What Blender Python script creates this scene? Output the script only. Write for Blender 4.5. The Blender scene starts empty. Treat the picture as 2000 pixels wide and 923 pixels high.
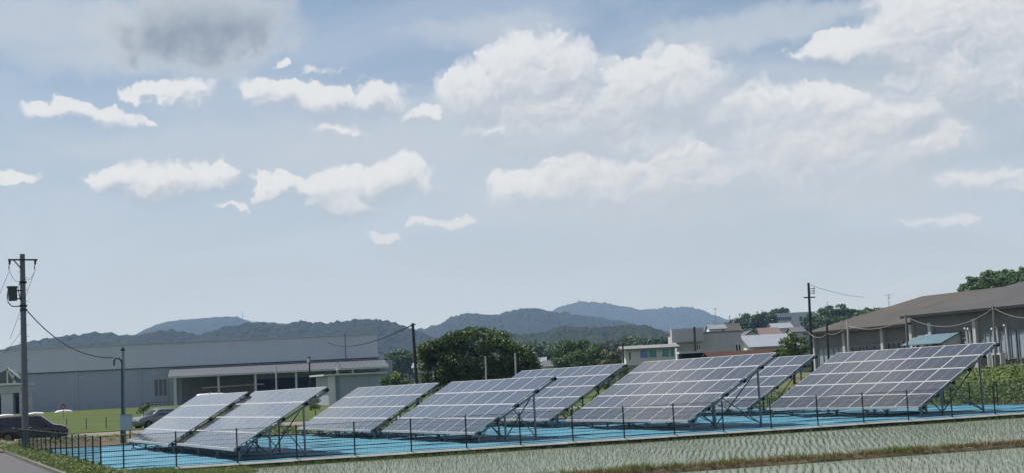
import bpy, math, random
import numpy as np
from mathutils import Vector, Matrix, noise as mnoise
R = math.radians
S = bpy.context.scene
C = S.collection

# ------------------------------------------------------------------ camera
F, ROLL, HZ = 2895.5, R(2.88), 749.76          # focal length and horizon in photo pixels (2000 x 923)
PITCH = math.atan((HZ - 461.5) / F)
EYE = 2.2045
cd = bpy.data.cameras.new('camera'); cam = bpy.data.objects.new('camera', cd); C.objects.link(cam)
cd.sensor_width = 36; cd.lens = 36 * F / 2000; cd.clip_start = 0.1; cd.clip_end = 60000
cam.matrix_world = Matrix.Translation((0, 0, EYE)) @ Matrix.Rotation(math.pi/2 + PITCH, 4, 'X') @ Matrix.Rotation(-ROLL, 4, 'Z')
S.camera = cam

# ------------------------------------------------------------------ light, sky, exposure
SUN_AZ, SUN_EL = R(-62), R(62)                 # azimuth from +Y towards +X
SUN = Vector((math.sin(SUN_AZ)*math.cos(SUN_EL), math.cos(SUN_AZ)*math.cos(SUN_EL), math.sin(SUN_EL)))
sl = bpy.data.lights.new('sun', 'SUN'); so = bpy.data.objects.new('sun', sl); C.objects.link(so)
sl.energy = 5.0; sl.angle = R(0.6); sl.color = (1.0, 0.955, 0.89)
so.rotation_euler = SUN.to_track_quat('Z', 'Y').to_euler()
S.view_settings.view_transform = 'Standard'; S.view_settings.look = 'None'
S.view_settings.exposure = 0.34; S.view_settings.gamma = 1.0
S.render.engine = 'CYCLES'
S.cycles.use_denoising = True
S.cycles.max_bounces = 6; S.cycles.diffuse_bounces = 2; S.cycles.glossy_bounces = 3; S.cycles.transparent_max_bounces = 16
S.cycles.use_adaptive_sampling = True; S.cycles.adaptive_threshold = .015; S.cycles.adaptive_min_samples = 12
S.cycles.volume_bounces = 0; S.cycles.sample_clamp_indirect = 6
S.cycles.caustics_reflective = False; S.cycles.caustics_refractive = False

def ray(px, py):
    c, s = math.cos(ROLL), math.sin(ROLL); du, dv = px-1000, py-461.5
    u = c*du - s*dv; v = s*du + c*dv
    x, z = u/F, -v/F
    return Vector((x, math.cos(PITCH)-z*math.sin(PITCH), math.sin(PITCH)+z*math.cos(PITCH)))
def gp(px, py, z=0.0):
    r = ray(px, py); return r*((z-EYE)/r.z) + Vector((0, 0, EYE))
def at(px, py, Y):
    r = ray(px, py); return r*(Y/r.y) + Vector((0, 0, EYE))

# ---- sky: Nishita plus cumulus and thin veils, all laid out by compass direction and elevation
W = bpy.data.worlds.new('World'); S.world = W; W.use_nodes = True
nt = W.node_tree; nt.nodes.clear()
W.cycles.sampling_method = 'MANUAL'; W.cycles.sample_map_resolution = 512
class X:                                        # tiny expression builder for shader nodes
    tree = None
    def __init__(s, k): s.k = k
    @staticmethod
    def m(op, *a, clamp=False):
        n = X.tree.nodes.new('ShaderNodeMath'); n.operation = op; n.use_clamp = clamp
        for i, q in enumerate(a):
            if isinstance(q, X): X.tree.links.new(q.k, n.inputs[i])
            else: n.inputs[i].default_value = q
        return X(n.outputs[0])
    def __add__(s, o): return X.m('ADD', s, o)
    __radd__ = __add__
    def __sub__(s, o): return X.m('SUBTRACT', s, o)
    def __rsub__(s, o): return X.m('SUBTRACT', o, s)
    def __mul__(s, o): return X.m('MULTIPLY', s, o)
    __rmul__ = __mul__
    def step(s, a, b, lo=0.0, hi=1.0):
        n = X.tree.nodes.new('ShaderNodeMapRange'); n.interpolation_type = 'SMOOTHSTEP'
        X.tree.links.new(s.k, n.inputs[0])
        for i, q in ((1, a), (2, b), (3, lo), (4, hi)): n.inputs[i].default_value = q
        return X(n.outputs[0])
def vmath(op, a, b=None, c=None):
    n = X.tree.nodes.new('ShaderNodeVectorMath'); n.operation = op
    for i, q in enumerate((a, b, c)):
        if q is None: continue
        if isinstance(q, X): X.tree.links.new(q.k, n.inputs[i])
        else: n.inputs[i].default_value = q
    return X(n.outputs['Value' if op in ('DOT_PRODUCT', 'LENGTH') else 'Vector'])
def xnoise(vec, scale, detail=6, rough=0.55, col=False, dim='3D', dist=0.0):
    n = X.tree.nodes.new('ShaderNodeTexNoise'); n.noise_dimensions = dim
    X.tree.links.new(vec.k, n.inputs['Vector']); n.inputs['Scale'].default_value = scale
    n.inputs['Detail'].default_value = detail; n.inputs['Roughness'].default_value = rough; n.inputs['Distortion'].default_value = dist
    return X(n.outputs['Color' if col else 'Fac'])
def mixc(f, a, b):
    n = X.tree.nodes.new('ShaderNodeMix'); n.data_type = 'RGBA'
    for i, q in ((0, f), (6, a), (7, b)):
        if isinstance(q, X): X.tree.links.new(q.k, n.inputs[i])
        else: n.inputs[i].default_value = q if i == 0 else (*q, 1)
    return X(n.outputs[2])
def azel(px, py):
    d = ray(px, py).normalized(); return math.atan2(d.x, d.y), math.asin(d.z)
# cumulus masses: (x, y, half width, half height, strength) as read off the photograph, kept as directions
CUM = [(130,222,75,24,.8),(205,232,62,24,.8),(255,243,50,14,.6),
       (300,193,50,20,.7),(372,188,46,28,.85),(505,172,44,24,.7),(560,192,70,26,.9),(640,198,90,32,1.0),(730,195,70,32,1.0),(800,218,62,18,.8),(655,248,62,20,.7),
       (225,352,44,30,1.0),(285,360,60,34,1.0),(350,358,60,34,1.0),(425,348,44,32,1.0),(450,402,38,14,.5),(530,372,52,24,1.0),(585,375,36,22,.9),(645,372,48,32,1.0),(680,395,90,28,1.0),(730,362,60,30,1.0),(780,352,60,36,1.0),(820,365,34,24,.9),
       (5,352,38,20,.8),(60,340,30,10,.4),
       (1000,150,68,50,1.0),(1060,135,58,50,1.05),(1120,155,62,48,1.0),(940,180,70,44,.95),(1180,185,90,50,.95),(1260,175,80,50,1.0),(1335,170,70,52,1.0),(960,245,55,24,.7),(1050,205,130,60,.85),(1210,225,120,55,.75),(1400,215,90,45,.65),
       (1110,345,66,42,1.0),(1060,365,80,34,.9),(1170,360,90,46,.9),(1240,330,50,34,1.0),(1290,355,50,48,1.0),(1320,320,110,60,.8),(1240,270,80,32,.75),(1390,350,60,44,.8),(1120,395,140,30,.6),
       (1490,235,110,60,.65),(1560,200,90,40,.65),(1600,260,110,60,.8),(1660,200,80,36,.85),(1700,235,110,44,.9),(1790,220,60,34,.9),(1690,300,140,60,.7),(1830,275,70,40,.85),(1480,320,110,60,.6),(1600,370,110,50,.5),
       (1640,90,62,22,.95),(1720,88,80,36,1.0),(1800,70,90,60,1.05),(1860,50,80,60,1.05),(1930,60,90,70,1.0),(1880,130,130,70,1.0),(1990,90,100,110,1.0),(1960,170,80,44,.8),
       (1900,352,90,26,.65),(1970,360,60,22,.6),(1790,425,60,16,.4),(1850,430,60,16,.4),
       (1150,215,200,62,.92),(1640,285,230,85,.85),(1250,360,190,52,.9),(1880,120,130,80,1),(690,380,110,30,.8),(640,200,110,26,.8),
       (560,128,26,10,.5),(640,140,40,12,.35),(905,432,34,16,.6),(750,465,34,14,.5),(840,440,60,18,.35)]
GREY = [(380,75,120,66,1),(455,68,88,56,1),(330,72,120,52,.9),(400,20,130,44,1),(520,85,34,26,.8)]
CUM = [(x, y + (6 if x > 880 else 0), rx*(1.16 if x > 880 else 1), ry*(1.28 if x > 880 else 1), w) for (x, y, rx, ry, w) in CUM]   # the bank on the right hangs together
def warp(vec):
    w1 = vmath('MULTIPLY_ADD', vmath('SUBTRACT', xnoise(vec, 34, 1, .5, True, '2D'), (.5, .5, .5)), (.026, .017, 0), vec)
    return vmath('MULTIPLY_ADD', vmath('SUBTRACT', xnoise(vec, 125, 3, .62, True, '2D'), (.5, .5, .5)), (.0120, .0095, 0), w1)
def blob_field(w2, blobs, k=.30, grow=1.25):
    """1 at the middle of the masses, falling through 0 at their rims; three masses ride in each vector"""
    sp = X.tree.nodes.new('ShaderNodeSeparateXYZ'); X.tree.links.new(w2.k, sp.inputs[0]); ax = []
    for i in (0, 1):
        c = X.tree.nodes.new('ShaderNodeCombineXYZ')
        for j in range(3): X.tree.links.new(sp.outputs[i], c.inputs[j])
        ax.append(X(c.outputs[0]))
    bl = list(blobs); 
    while len(bl) % 3: bl.append(bl[-1])
    acc = None
    for i in range(0, len(bl), 3):
        g = bl[i:i+3]; ae = [azel(q[0], q[1]) for q in g]
        sx = [F/(q[2]*grow) for q in g]; sy = [F/(q[3]*grow) for q in g]
        dx = vmath('MULTIPLY_ADD', ax[0], sx, [-s*e[0] for s, e in zip(sx, ae)]); dy = vmath('MULTIPLY_ADD', ax[1], sy, [-s*e[1] for s, e in zip(sy, ae)])
        d = vmath('MULTIPLY_ADD', dy, dy, vmath('MULTIPLY_ADD', dx, dx, [max(0, 1.02-q[4])*1.1 for q in g]))
        acc = d if acc is None else vmath('MINIMUM', acc, d)
    so_ = X.tree.nodes.new('ShaderNodeSeparateXYZ'); X.tree.links.new(acc.k, so_.inputs[0])
    m_ = X.m('SMOOTH_MIN', X.m('SMOOTH_MIN', X(so_.outputs[0]), X(so_.outputs[1]), k), X(so_.outputs[2]), k)
    return 1.0 - m_
VEILS = [(40,45,150,50,1),(190,50,110,40,1),(150,110,120,30,.8),(1400,75,110,26,1),(1500,48,120,24,1),(1620,25,140,20,.8),(960,60,160,30,.6),(1560,270,330,120,1),(1280,330,300,110,1),(620,290,330,60,.7),(250,300,200,40,.5),(1120,250,260,90,1)]
def build_sky():
    X.tree = nt
    tc = nt.nodes.new('ShaderNodeTexCoord'); dirv = X(tc.outputs['Generated'])
    sep = nt.nodes.new('ShaderNodeSeparateXYZ'); nt.links.new(dirv.k, sep.inputs[0])
    x, y, z = X(sep.outputs[0]), X(sep.outputs[1]), X(sep.outputs[2])
    az = X.m('ARCTAN2', x, y); el = X.m('ARCSINE', z)
    cmb = nt.nodes.new('ShaderNodeCombineXYZ'); nt.links.new(az.k, cmb.inputs[0]); nt.links.new(el.k, cmb.inputs[1])
    V = X(cmb.outputs[0])
    sky = nt.nodes.new('ShaderNodeTexSky'); sky.sky_type = 'NISHITA'; sky.sun_disc = False
    sky.sun_elevation = SUN_EL; sky.sun_rotation = SUN_AZ; sky.air_density = 1.0; sky.dust_density = 1.2; sky.ozone_density = 1.6; sky.altitude = 20
    base = vmath('MULTIPLY', X(sky.outputs[0]), (SKYK, SKYK, SKYK))
    # thin high veil, everywhere on the sky dome, thicker towards the horizon
    tilt = vmath('MULTIPLY', V, (1.0, 3.4, 1))
    veil_n = xnoise(tilt, 5.2, 6, .58, dist=.6, dim='2D')
    veil = veil_n.step(.34, .72, -.12, .30) + X.m('ABSOLUTE', el).step(.07, .29, .88, .12)
    veil = X.m('MAXIMUM', X.m('MINIMUM', veil, .96), 0.0)
    col = mixc(veil, base, VEIL)
    # scattered cumulus outside the frame as well: soft masses from noise
    gen = xnoise(vmath('MULTIPLY', V, (1, 1.9, 1)), 4.2, 6, .55, dim='2D').step(.56, .70, 0, .8)
    far = X.m('ABSOLUTE', az).step(.36, .48)
    up = el.step(.30, .36)
    gen = gen * X.m('MAXIMUM', far, up) * el.step(.03, .09)
    col = mixc(gen, col, (.74, .77, .80))
    wv = warp(V)
    # thin sheets between the cumulus
    vl = blob_field(wv, VEILS, .5, 1.3) + (veil_n - .5)*1.4
    col = mixc(vl.step(-.65, .9, 0, .72), col, (.57, .63, .71))
    # soft grey cloud, upper left
    wg = vmath('MULTIPLY_ADD', vmath('SUBTRACT', xnoise(V, 24, 3, .6, True, '2D'), (.5, .5, .5)), (.045, .034, 0), wv)
    g = blob_field(wg, GREY, .5, 1.2); n = xnoise(V, 58, 6, .56, dim='2D')
    gn = g + (n - .5)*.9
    col = mixc(gn.step(-.95, .8, 0, .88), col, mixc(gn.step(.0, 1.25) * el.step(.268, .240, .10, 1.0), (.58, .63, .69), (.27, .315, .38)))
    # cumulus: billowed lit heads, soft grey undersides
    def billow(q):
        def vor(s):
            v = nt.nodes.new('ShaderNodeTexVoronoi'); v.voronoi_dimensions = '2D'; v.feature = 'F1'; v.inputs['Scale'].default_value = s
            nt.links.new(q.k, v.inputs['Vector']); d = X(v.outputs['Distance']); return .55 - d*d
        return vor(44)*.70 + vor(110)*.30 + (xnoise(q, 120, 4, .58, dim='2D') - .5)*.70
    wb = vmath('MULTIPLY', wv, (.85, 1.15, 1))
    B = billow(wb); Bu = billow(vmath('ADD', wb, (-.0016, .0036, 0)))
    D0 = blob_field(wv, CUM); D1 = blob_field(vmath('ADD', wv, (-.0022, .0064, 0)), CUM)
    G = X.m('MAXIMUM', X.m('MINIMUM', D0 - D1, 1.4), -1.4)
    t = X.m('MAXIMUM', X.m('MINIMUM', G*1.05 + .50, 1.0), 0.0)
    D = D0 + B*(t*.80 + .20) + (n - .5)*.30
    alpha = X.m('DIVIDE', D + .02, (1.0 - t)*1.40 + .55).step(0, 1) * (t*.20 + .78)
    lit = (t*.85 + .17 + (B - Bu)*(t*.50 + .16)).step(.06, .96)
    alpha = alpha * el.step(.045, .15, .25, 1.0)
    col = mixc(alpha, col, mixc(lit, CLOUD_D, CLOUD_L))
    # below the horizon the dome simply carries on as haze
    bg = nt.nodes.new('ShaderNodeBackground'); nt.links.new(col.k, bg.inputs['Color']); bg.inputs['Strength'].default_value = .75
    out = nt.nodes.new('ShaderNodeOutputWorld'); nt.links.new(bg.outputs[0], out.inputs['Surface'])
HAZE = 1.45e-4
SKYK = 0.10
VEIL = (.525, .61, .735)
CLOUD_L = (.82, .845, .88); CLOUD_D = (.37, .43, .515)
build_sky()

# ------------------------------------------------------------------ helpers
class MB:
    """collects shapes for one mesh object"""
    def __init__(s): s.v = []; s.f = []; s.m = []
    def add(s, vs, fs, m=0):
        o = len(s.v); s.v += [tuple(p) for p in vs]; s.f += [tuple(i+o for i in q) for q in fs]; s.m += [m]*len(fs); return s
    def box(s, c, d, rz=0.0, m=0):
        x, y, z = d[0]/2, d[1]/2, d[2]/2; cr, sr = math.cos(rz), math.sin(rz)
        vs = [(c[0]+a*x*cr-b*y*sr, c[1]+a*x*sr+b*y*cr, c[2]+e*z) for e in (-1, 1) for a, b in ((-1,-1),(1,-1),(1,1),(-1,1))]
        return s.add(vs, [(3,2,1,0),(4,5,6,7),(0,1,5,4),(1,2,6,5),(2,3,7,6),(3,0,4,7)], m)
    def beam(s, p, q, w, h=None, up=(0,0,1), m=0):
        p, q = Vector(p), Vector(q); h = h or w; d = (q-p).normalized(); u = Vector(up)
        if abs(d.dot(u)) > .98: u = Vector((1, 0, 0))
        a = d.cross(u).normalized(); b = a.cross(d)
        vs = [e + a*(i*w/2) + b*(j*h/2) for e in (p, q) for i, j in ((-1,-1),(1,-1),(1,1),(-1,1))]
        return s.add(vs, [(3,2,1,0),(4,5,6,7),(0,1,5,4),(1,2,6,5),(2,3,7,6),(3,0,4,7)], m)
    def tube(s, p, q, r0, r1=None, n=8, m=0, caps=True):
        p, q = Vector(p), Vector(q); r1 = r0 if r1 is None else r1; d = (q-p).normalized()
        a = d.cross(Vector((0,0,1))); a = a.normalized() if a.length > 1e-4 else Vector((1,0,0)); b = d.cross(a)
        vs = []
        for e, r in ((p, r0), (q, r1)):
            for k in range(n):
                t = 2*math.pi*k/n; vs.append(e + a*(r*math.cos(t)) + b*(r*math.sin(t)))
        fs = [(k, k+n, (k+1) % n+n, (k+1) % n) for k in range(n)]
        if caps: fs += [tuple(range(n)), tuple(range(2*n-1, n-1, -1))]
        return s.add(vs, fs, m)
    def path(s, pts, r, n=6, m=0):
        pts = [Vector(p) for p in pts]; rs = r if isinstance(r, (list, tuple)) else [r]*len(pts); vs = []
        for i, p in enumerate(pts):
            d = (pts[min(i+1, len(pts)-1)] - pts[max(i-1, 0)]).normalized()
            a = d.cross(Vector((0,0,1))); a = a.normalized() if a.length > 1e-3 else Vector((1,0,0)); b = d.cross(a)
            vs += [p + a*(rs[i]*math.cos(2*math.pi*k/n)) + b*(rs[i]*math.sin(2*math.pi*k/n)) for k in range(n)]
        fs = [(i*n+k, i*n+n+k, i*n+n+(k+1) % n, i*n+(k+1) % n) for i in range(len(pts)-1) for k in range(n)]
        fs += [tuple(range(n)), tuple(range(len(vs)-1, len(vs)-n-1, -1))]
        return s.add(vs, fs, m)
    def prism(s, prof, a, b, m=0):
        """profile of points (Vectors) swept from offset a to offset b"""
        n = len(prof); vs = [Vector(p)+Vector(a) for p in prof] + [Vector(p)+Vector(b) for p in prof]
        return s.add(vs, [tuple(range(n-1, -1, -1)), tuple(range(n, 2*n))] + [(k, (k+1) % n, (k+1) % n+n, k+n) for k in range(n)], m)
    def mesh(s, name, mats, smooth=False):
        me = bpy.data.meshes.new(name); me.from_pydata(s.v, [], s.f)
        for mt in (mats if isinstance(mats, (list, tuple)) else [mats]): me.materials.append(mt)
        if any(s.m): me.polygons.foreach_set('material_index', s.m)
        if smooth: me.polygons.foreach_set('use_smooth', [True]*len(s.f))
        me.update(); return me
    def build(s, name, mats, parent=None, smooth=False, **kw):
        return link(name, s.mesh(name, mats, smooth), parent, **kw)
def link(name, data, parent=None, label=None, cat=None, group=None, kind=None, loc=None, rz=None):
    o = bpy.data.objects.new(name, data); C.objects.link(o)
    if parent is not None: o.parent = parent
    if loc is not None: o.location = loc
    if rz is not None: o.rotation_euler = (0, 0, rz)
    for k, q in (('label', label), ('category', cat), ('group', group), ('kind', kind)):
        if q: o[k] = q
    return o
def empty(name, loc, label, cat, group=None, rz=0.0, kind=None):
    o = link(name, None, None, label, cat, group, kind, loc, rz); o.empty_display_size = .2; return o
def fastmesh(name, co, tris, mat, smooth=False):
    """mesh from numpy arrays: co (n,3), faces (m,k)"""
    me = bpy.data.meshes.new(name); k = tris.shape[1]
    me.vertices.add(len(co)); me.vertices.foreach_set('co', np.ascontiguousarray(co, dtype=np.float32).ravel())
    me.loops.add(tris.size); me.loops.foreach_set('vertex_index', np.ascontiguousarray(tris, dtype=np.int32).ravel())
    me.polygons.add(len(tris)); me.polygons.foreach_set('loop_start', np.arange(0, tris.size, k, dtype=np.int32))
    if smooth: me.polygons.foreach_set('use_smooth', np.ones(len(tris), dtype=bool))
    me.materials.append(mat); me.update(); me.validate(); return me
def copy_tree(o, parent=None):
    c = o.copy(); C.objects.link(c)
    if parent is not None: c.parent = parent
    for ch in list(o.children): copy_tree(ch, c)
    return c

# ------------------------------------------------------------------ materials
def mat(name, col, rough=.8, metal=0.0, var=0.0, scale=3.0, var2=None, bump=0.0, bscale=20.0, spec=.15, streak=None, coords='Object', trans=0.0):
    """principled material; var mixes towards var2 by noise in real coordinates, bump adds fine relief"""
    m = bpy.data.materials.new(name); m.use_nodes = True; t = m.node_tree; b = t.nodes['Principled BSDF']
    b.inputs['Base Color'].default_value = (*col, 1); b.inputs['Roughness'].default_value = rough; b.inputs['Metallic'].default_value = metal
    b.inputs['Specular IOR Level'].default_value = spec
    tc = t.nodes.new('ShaderNodeTexCoord'); src = tc.outputs[coords]
    if streak:
        mp = t.nodes.new('ShaderNodeMapping'); t.links.new(src, mp.inputs[0]); mp.inputs['Scale'].default_value = streak[:3]
        if len(streak) > 3: mp.inputs['Rotation'].default_value = (0, 0, streak[3]); 
        src = mp.outputs[0]
    if var:
        n = t.nodes.new('ShaderNodeTexNoise'); t.links.new(src, n.inputs['Vector']); n.inputs['Scale'].default_value = scale; n.inputs['Detail'].default_value = 7; n.inputs['Roughness'].default_value = .62
        r = t.nodes.new('ShaderNodeMapRange'); t.links.new(n.outputs['Fac'], r.inputs[0]); r.inputs[1].default_value = .32; r.inputs[2].default_value = .68; r.inputs[4].default_value = var
        x = t.nodes.new('ShaderNodeMix'); x.data_type = 'RGBA'; t.links.new(r.outputs[0], x.inputs[0])
        x.inputs[6].default_value = (*col, 1); x.inputs[7].default_value = (*(var2 or [q*.5 for q in col]), 1); t.links.new(x.outputs[2], b.inputs['Base Color'])
    if bump:
        n2 = t.nodes.new('ShaderNodeTexNoise'); t.links.new(src, n2.inputs['Vector']); n2.inputs['Scale'].default_value = bscale; n2.inputs['Detail'].default_value = 5
        bp = t.nodes.new('ShaderNodeBump'); t.links.new(n2.outputs['Fac'], bp.inputs['Height']); bp.inputs['Strength'].default_value = min(1.0, bump); bp.inputs['Distance'].default_value = .05 if bump <= 1 else .05*bump
        t.links.new(bp.outputs[0], b.inputs['Normal'])
    if trans:
        tr = t.nodes.new('ShaderNodeBsdfTranslucent'); ms = t.nodes.new('ShaderNodeMixShader'); ms.inputs[0].default_value = trans
        lk = b.inputs['Base Color'].links
        if lk: t.links.new(lk[0].from_socket, tr.inputs[0])
        else: tr.inputs[0].default_value = (*col, 1)
        t.links.new(b.outputs[0], ms.inputs[1]); t.links.new(tr.outputs[0], ms.inputs[2])
        t.links.new(ms.outputs[0], t.nodes['Material Output'].inputs['Surface'])
    return m
def panel_glass():
    m = mat('panel_glass', (.030, .032, .045), .10, spec=.5); t = m.node_tree; b = t.nodes['Principled BSDF']; X.tree = t
    tc = t.nodes.new('ShaderNodeTexCoord'); sp = t.nodes.new('ShaderNodeSeparateXYZ'); t.links.new(tc.outputs['Object'], sp.inputs[0])
    x, y = X(sp.outputs[0]), X(sp.outputs[1])
    def line(q, period, off, w):   # 1 on the line
        return X.m('LESS_THAN', X.m('ABSOLUTE', X.m('WRAP', q - off, period/2, -period/2)), w)
    grid = X.m('MAXIMUM', line(x, .1585, .0, .0028), line(y, .157, .03, .0028))
    bus = line(y, .0785, .04, .0012)*.35
    mid = X.m('LESS_THAN', X.m('ABSOLUTE', x - .825), .011)
    gap = X.m('GREATER_THAN', xnoise(X(tc.outputs['Object']), 4.0, 2, .5), .38)
    oi = t.nodes.new('ShaderNodeObjectInfo'); rnd = X(oi.outputs['Random'])
    flake = xnoise(vmath('ADD', X(tc.outputs['Object']), vmath('MULTIPLY', X(oi.outputs['Location']), (1, 1, 1))), 9.0, 3, .6)
    cell = mixc(rnd, (.017, .019, .024), (.028, .031, .038))
    cell = mixc(flake.step(.3, .7, 0, .5), cell, (.036, .038, .045))
    col = mixc(X.m('MAXIMUM', grid*.30, bus), cell, (.20, .21, .23))
    col = mixc(mid*gap*.6, col, (.36, .37, .39))
    t.links.new(col.k, b.inputs['Base Color'])
    dust = xnoise(X(tc.outputs['Object']), 2.2, 5, .65).step(.3, .75, .05, .14)
    t.links.new(dust.k, b.inputs['Roughness'])
    b.inputs['IOR'].default_value = 1.5; b.inputs['Coat Weight'].default_value = .33; b.inputs['Coat Roughness'].default_value = .12
    b.inputs['Sheen Weight'].default_value = .08; b.inputs['Sheen Roughness'].default_value = .45
    return m
M = dict(
    glass_pv=panel_glass(),
    alu=mat('aluminium_frame', (0.4056, 0.4134, 0.4290), .42, .05),
    galv=mat('galvanised_steel', (.24, .26, .28), .5, .4, .6, 9, (.15, .17, .19)),
    dark_steel=mat('dark_steel', (.06, .07, .075), .5, .3),
    black=mat('black_plastic', (.012, .013, .015), .5),
    fence=mat('fence_coating', (.022, .034, .034), .45, .1),
    wire=mat('fence_wire', (.03, .05, .05), .4, .3),
    kerb_old=mat('old_kerb_concrete', (.17, .165, .15), .95, 0, .8, 1.5, (.09, .085, .07), .4, 20),
    concrete=mat('concrete', (.46, .46, .44), .9, 0, .7, 2.2, (.28, .27, .25), .35, 30),
    kerb=mat('kerb_concrete', (0.4524, 0.4524, 0.4290), .9, 0, .6, 1.3, (0.2808, 0.2730, 0.2418), .3, 30),
    pole=mat('pole_concrete', (.16, .175, .19), .8, 0, .5, 2.0, (.10, .11, .12), streak=(4, 4, .4)),
    asphalt=mat('asphalt', (0.1053, 0.1053, 0.1092), .92, 0, .6, .5, (0.0858, 0.0858, 0.0897), .4, 60),
    soil=mat('soil', (0.0897, 0.0686, 0.0484), .95, 0, .9, .7, (0.1482, 0.1209, 0.0858), .8, 9, coords='Object'),
    drysoil=mat('dry_bank_soil', (0.1326, 0.1053, 0.0741), .95, 0, .9, 1.1, (0.0663, 0.0585, 0.0351), 1.0, 7),
    lawn=mat('lawn_grass', (0.0663, 0.0952, 0.0203), .95, 0, .9, .25, (0.0452, 0.0640, 0.0156), 1.0, 6),
    field=mat('field_ground', (.075, .095, .035), .95, 0, .9, .35, (.12, .105, .06), 1.0, 5),
    leaf=mat('leaf_mid', (.07, .125, .028), .5, 0, .9, .9, (.13, .18, .04), spec=.3, trans=.25),
    leaf_dark=mat('leaf_dark', (.042, .088, .022), .5, 0, .9, .8, (.080, .130, .030), spec=.3, trans=.2),
    leaf_pale=mat('leaf_pale', (.10, .13, .05), .6, 0, .9, 1.2, (.17, .17, .08), spec=.3, trans=.25),
    leaf_conifer=mat('leaf_conifer', (.017, .036, .017), .6, 0, .8, .8, (.030, .055, .022), spec=.3, trans=.1),
    weed=mat('weed_leaf', (.085, .15, .035), .6, 0, .9, 1.6, (.17, .20, .06), spec=.3, trans=.3),
    straw=mat('dry_grass', (0.2340, 0.1833, 0.0975), .8, 0, .9, 1.5, (0.1326, 0.1092, 0.0468), trans=.2),
    rice=mat('rice_leaf', (0.0702, 0.1170, 0.0429), .6, 0, .9, .6, (0.1248, 0.1638, 0.0702), spec=.3, trans=.3),
    bark=mat('bark', (.085, .068, .052), .9, 0, .7, 6, (.04, .033, .028)),
    wood=mat('weathered_wood', (.16, .12, .085), .85, 0, .7, 4, (.09, .07, .05)),
)
def sheet_mat():
    m = mat('blue_sheet', (.10, .36, .48), .55, spec=.35); t = m.node_tree; b = t.nodes['Principled BSDF']; X.tree = t
    tc = t.nodes.new('ShaderNodeTexCoord'); V = X(tc.outputs['Object'])
    oi = t.nodes.new('ShaderNodeObjectInfo'); Vs = vmath('ADD', V, vmath('MULTIPLY', X(oi.outputs['Random']), (37., 11., 0)))
    st = xnoise(vmath('MULTIPLY', Vs, (.22, 2.4, 1)), 1.6, 6, .65)          # faded streaks along the sheet
    pt = xnoise(Vs, .55, 5, .6)
    col = mixc(st.step(.36, .66), (.030, .165, .255), (.072, .265, .365))
    col = mixc(pt.step(.48, .72, 0, .6), col, (0.1596, 0.3040, 0.3496))
    crease = xnoise(vmath('MULTIPLY', Vs, (.35, 5.0, 1)), 1.3, 4, .7).step(.57, .66, 0, .85)
    col = mixc(crease, col, (0.3192, 0.4180, 0.4408))
    dark_crease = xnoise(vmath('MULTIPLY', Vs, (.30, 6.0, 1)), 1.1, 4, .7).step(.56, .66, 0, .85)  # dark creases and dirt; the crease shade is painted into the colour
    col = mixc(dark_crease, col, (.02, .06, .085))
    t.links.new(col.k, b.inputs['Base Color'])
    bp = t.nodes.new('ShaderNodeBump'); bp.inputs['Strength'].default_value = .9; bp.inputs['Distance'].default_value = .08
    h = xnoise(vmath('MULTIPLY', Vs, (.3, 3.2, 1)), 1.6, 5, .6); t.links.new(h.k, bp.inputs['Height']); t.links.new(bp.outputs[0], b.inputs['Normal'])
    return m
M['sheet'] = sheet_mat()
def water_mat():
    m = mat('paddy_water', (.17, .165, .13), .30, spec=.5); t = m.node_tree; b = t.nodes['Principled BSDF']; X.tree = t
    tc = t.nodes.new('ShaderNodeTexCoord'); V = X(tc.outputs['Object'])
    mud = xnoise(V, .8, 6, .6); col = mixc(mud.step(.3, .7), (.128, .150, .108), (.185, .205, .160)); t.links.new(col.k, b.inputs['Base Color'])
    b.inputs['IOR'].default_value = 1.33
    bp = t.nodes.new('ShaderNodeBump'); bp.inputs['Strength'].default_value = .35; bp.inputs['Distance'].default_value = .012
    h = xnoise(V, 3.5, 3, .5); t.links.new(h.k, bp.inputs['Height']); t.links.new(bp.outputs[0], b.inputs['Normal'])
    return m
M['water'] = water_mat()

# ------------------------------------------------------------------ plot frame (u along the front fence, v away from the camera)
TH = R(18.68)
E1 = Vector((math.cos(TH), math.sin(TH), 0)); E2 = Vector((-math.sin(TH), math.cos(TH), 0))
O = Vector((-13.84, 49.07, 0))
def uv(u, v, z=0.0): return O + E1*u + E2*v + Vector((0, 0, z))
def to_uv(p): d = Vector((p[0], p[1], 0)) - O; return d.dot(E1), d.dot(E2)
def sm(a, b, x): t = min(1, max(0, (x-a)/(b-a))); return t*t*(3-2*t)
def ground_z(u, v):
    if v < 0.0 and u > -.9: base = -.5 if v > -46 else .3
    else: base = 0.0
    if v > 0:
        left = 1.5*sm(84, 150, v)
        right = 1.25*sm(46, 60, u)
        base += max(left, right) if v > 0 else 0
    return base
rng = random.Random(7)
# ground: one sheet to the horizon
us = [-6500,-4000,-1800,-800,-400,-250] + list(range(-180,-20,12)) + [-20,-14,-10,-7,-5,-3,-1.6,-1.1,-.8,-.4,0,1,3,6,9,12,16,20,25,30,36,40,43,44.5] + [46+2*k for k in range(10)] + list(range(68,190,12)) + [250,400,800,1800,4000,6500]
vs_ = [-2000,-600,-200,-100,-60,-47,-45,-38,-30,-20,-10,-5,-2,-.6,-.14,-.06,.02,1,4,8,12,16,20,25,29,31.5,33] + [35+3*k for k in range(44)] + [180,220,300,450,700,1200,2200,4000,6500]
gv = []; 
for v in vs_:
    for u in us:
        p = uv(u, v, ground_z(u, v)); 
        if 34 < v < 170 and -60 < u < 130: p.z += .05*mnoise.noise(Vector((u*.3, v*.3, 3)))
        gv.append(p)
nu = len(us)
b = MB(); b.add(gv, [(j*nu+i, j*nu+i+1, (j+1)*nu+i+1, (j+1)*nu+i) for j in range(len(vs_)-1) for i in range(nu-1)])
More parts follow.
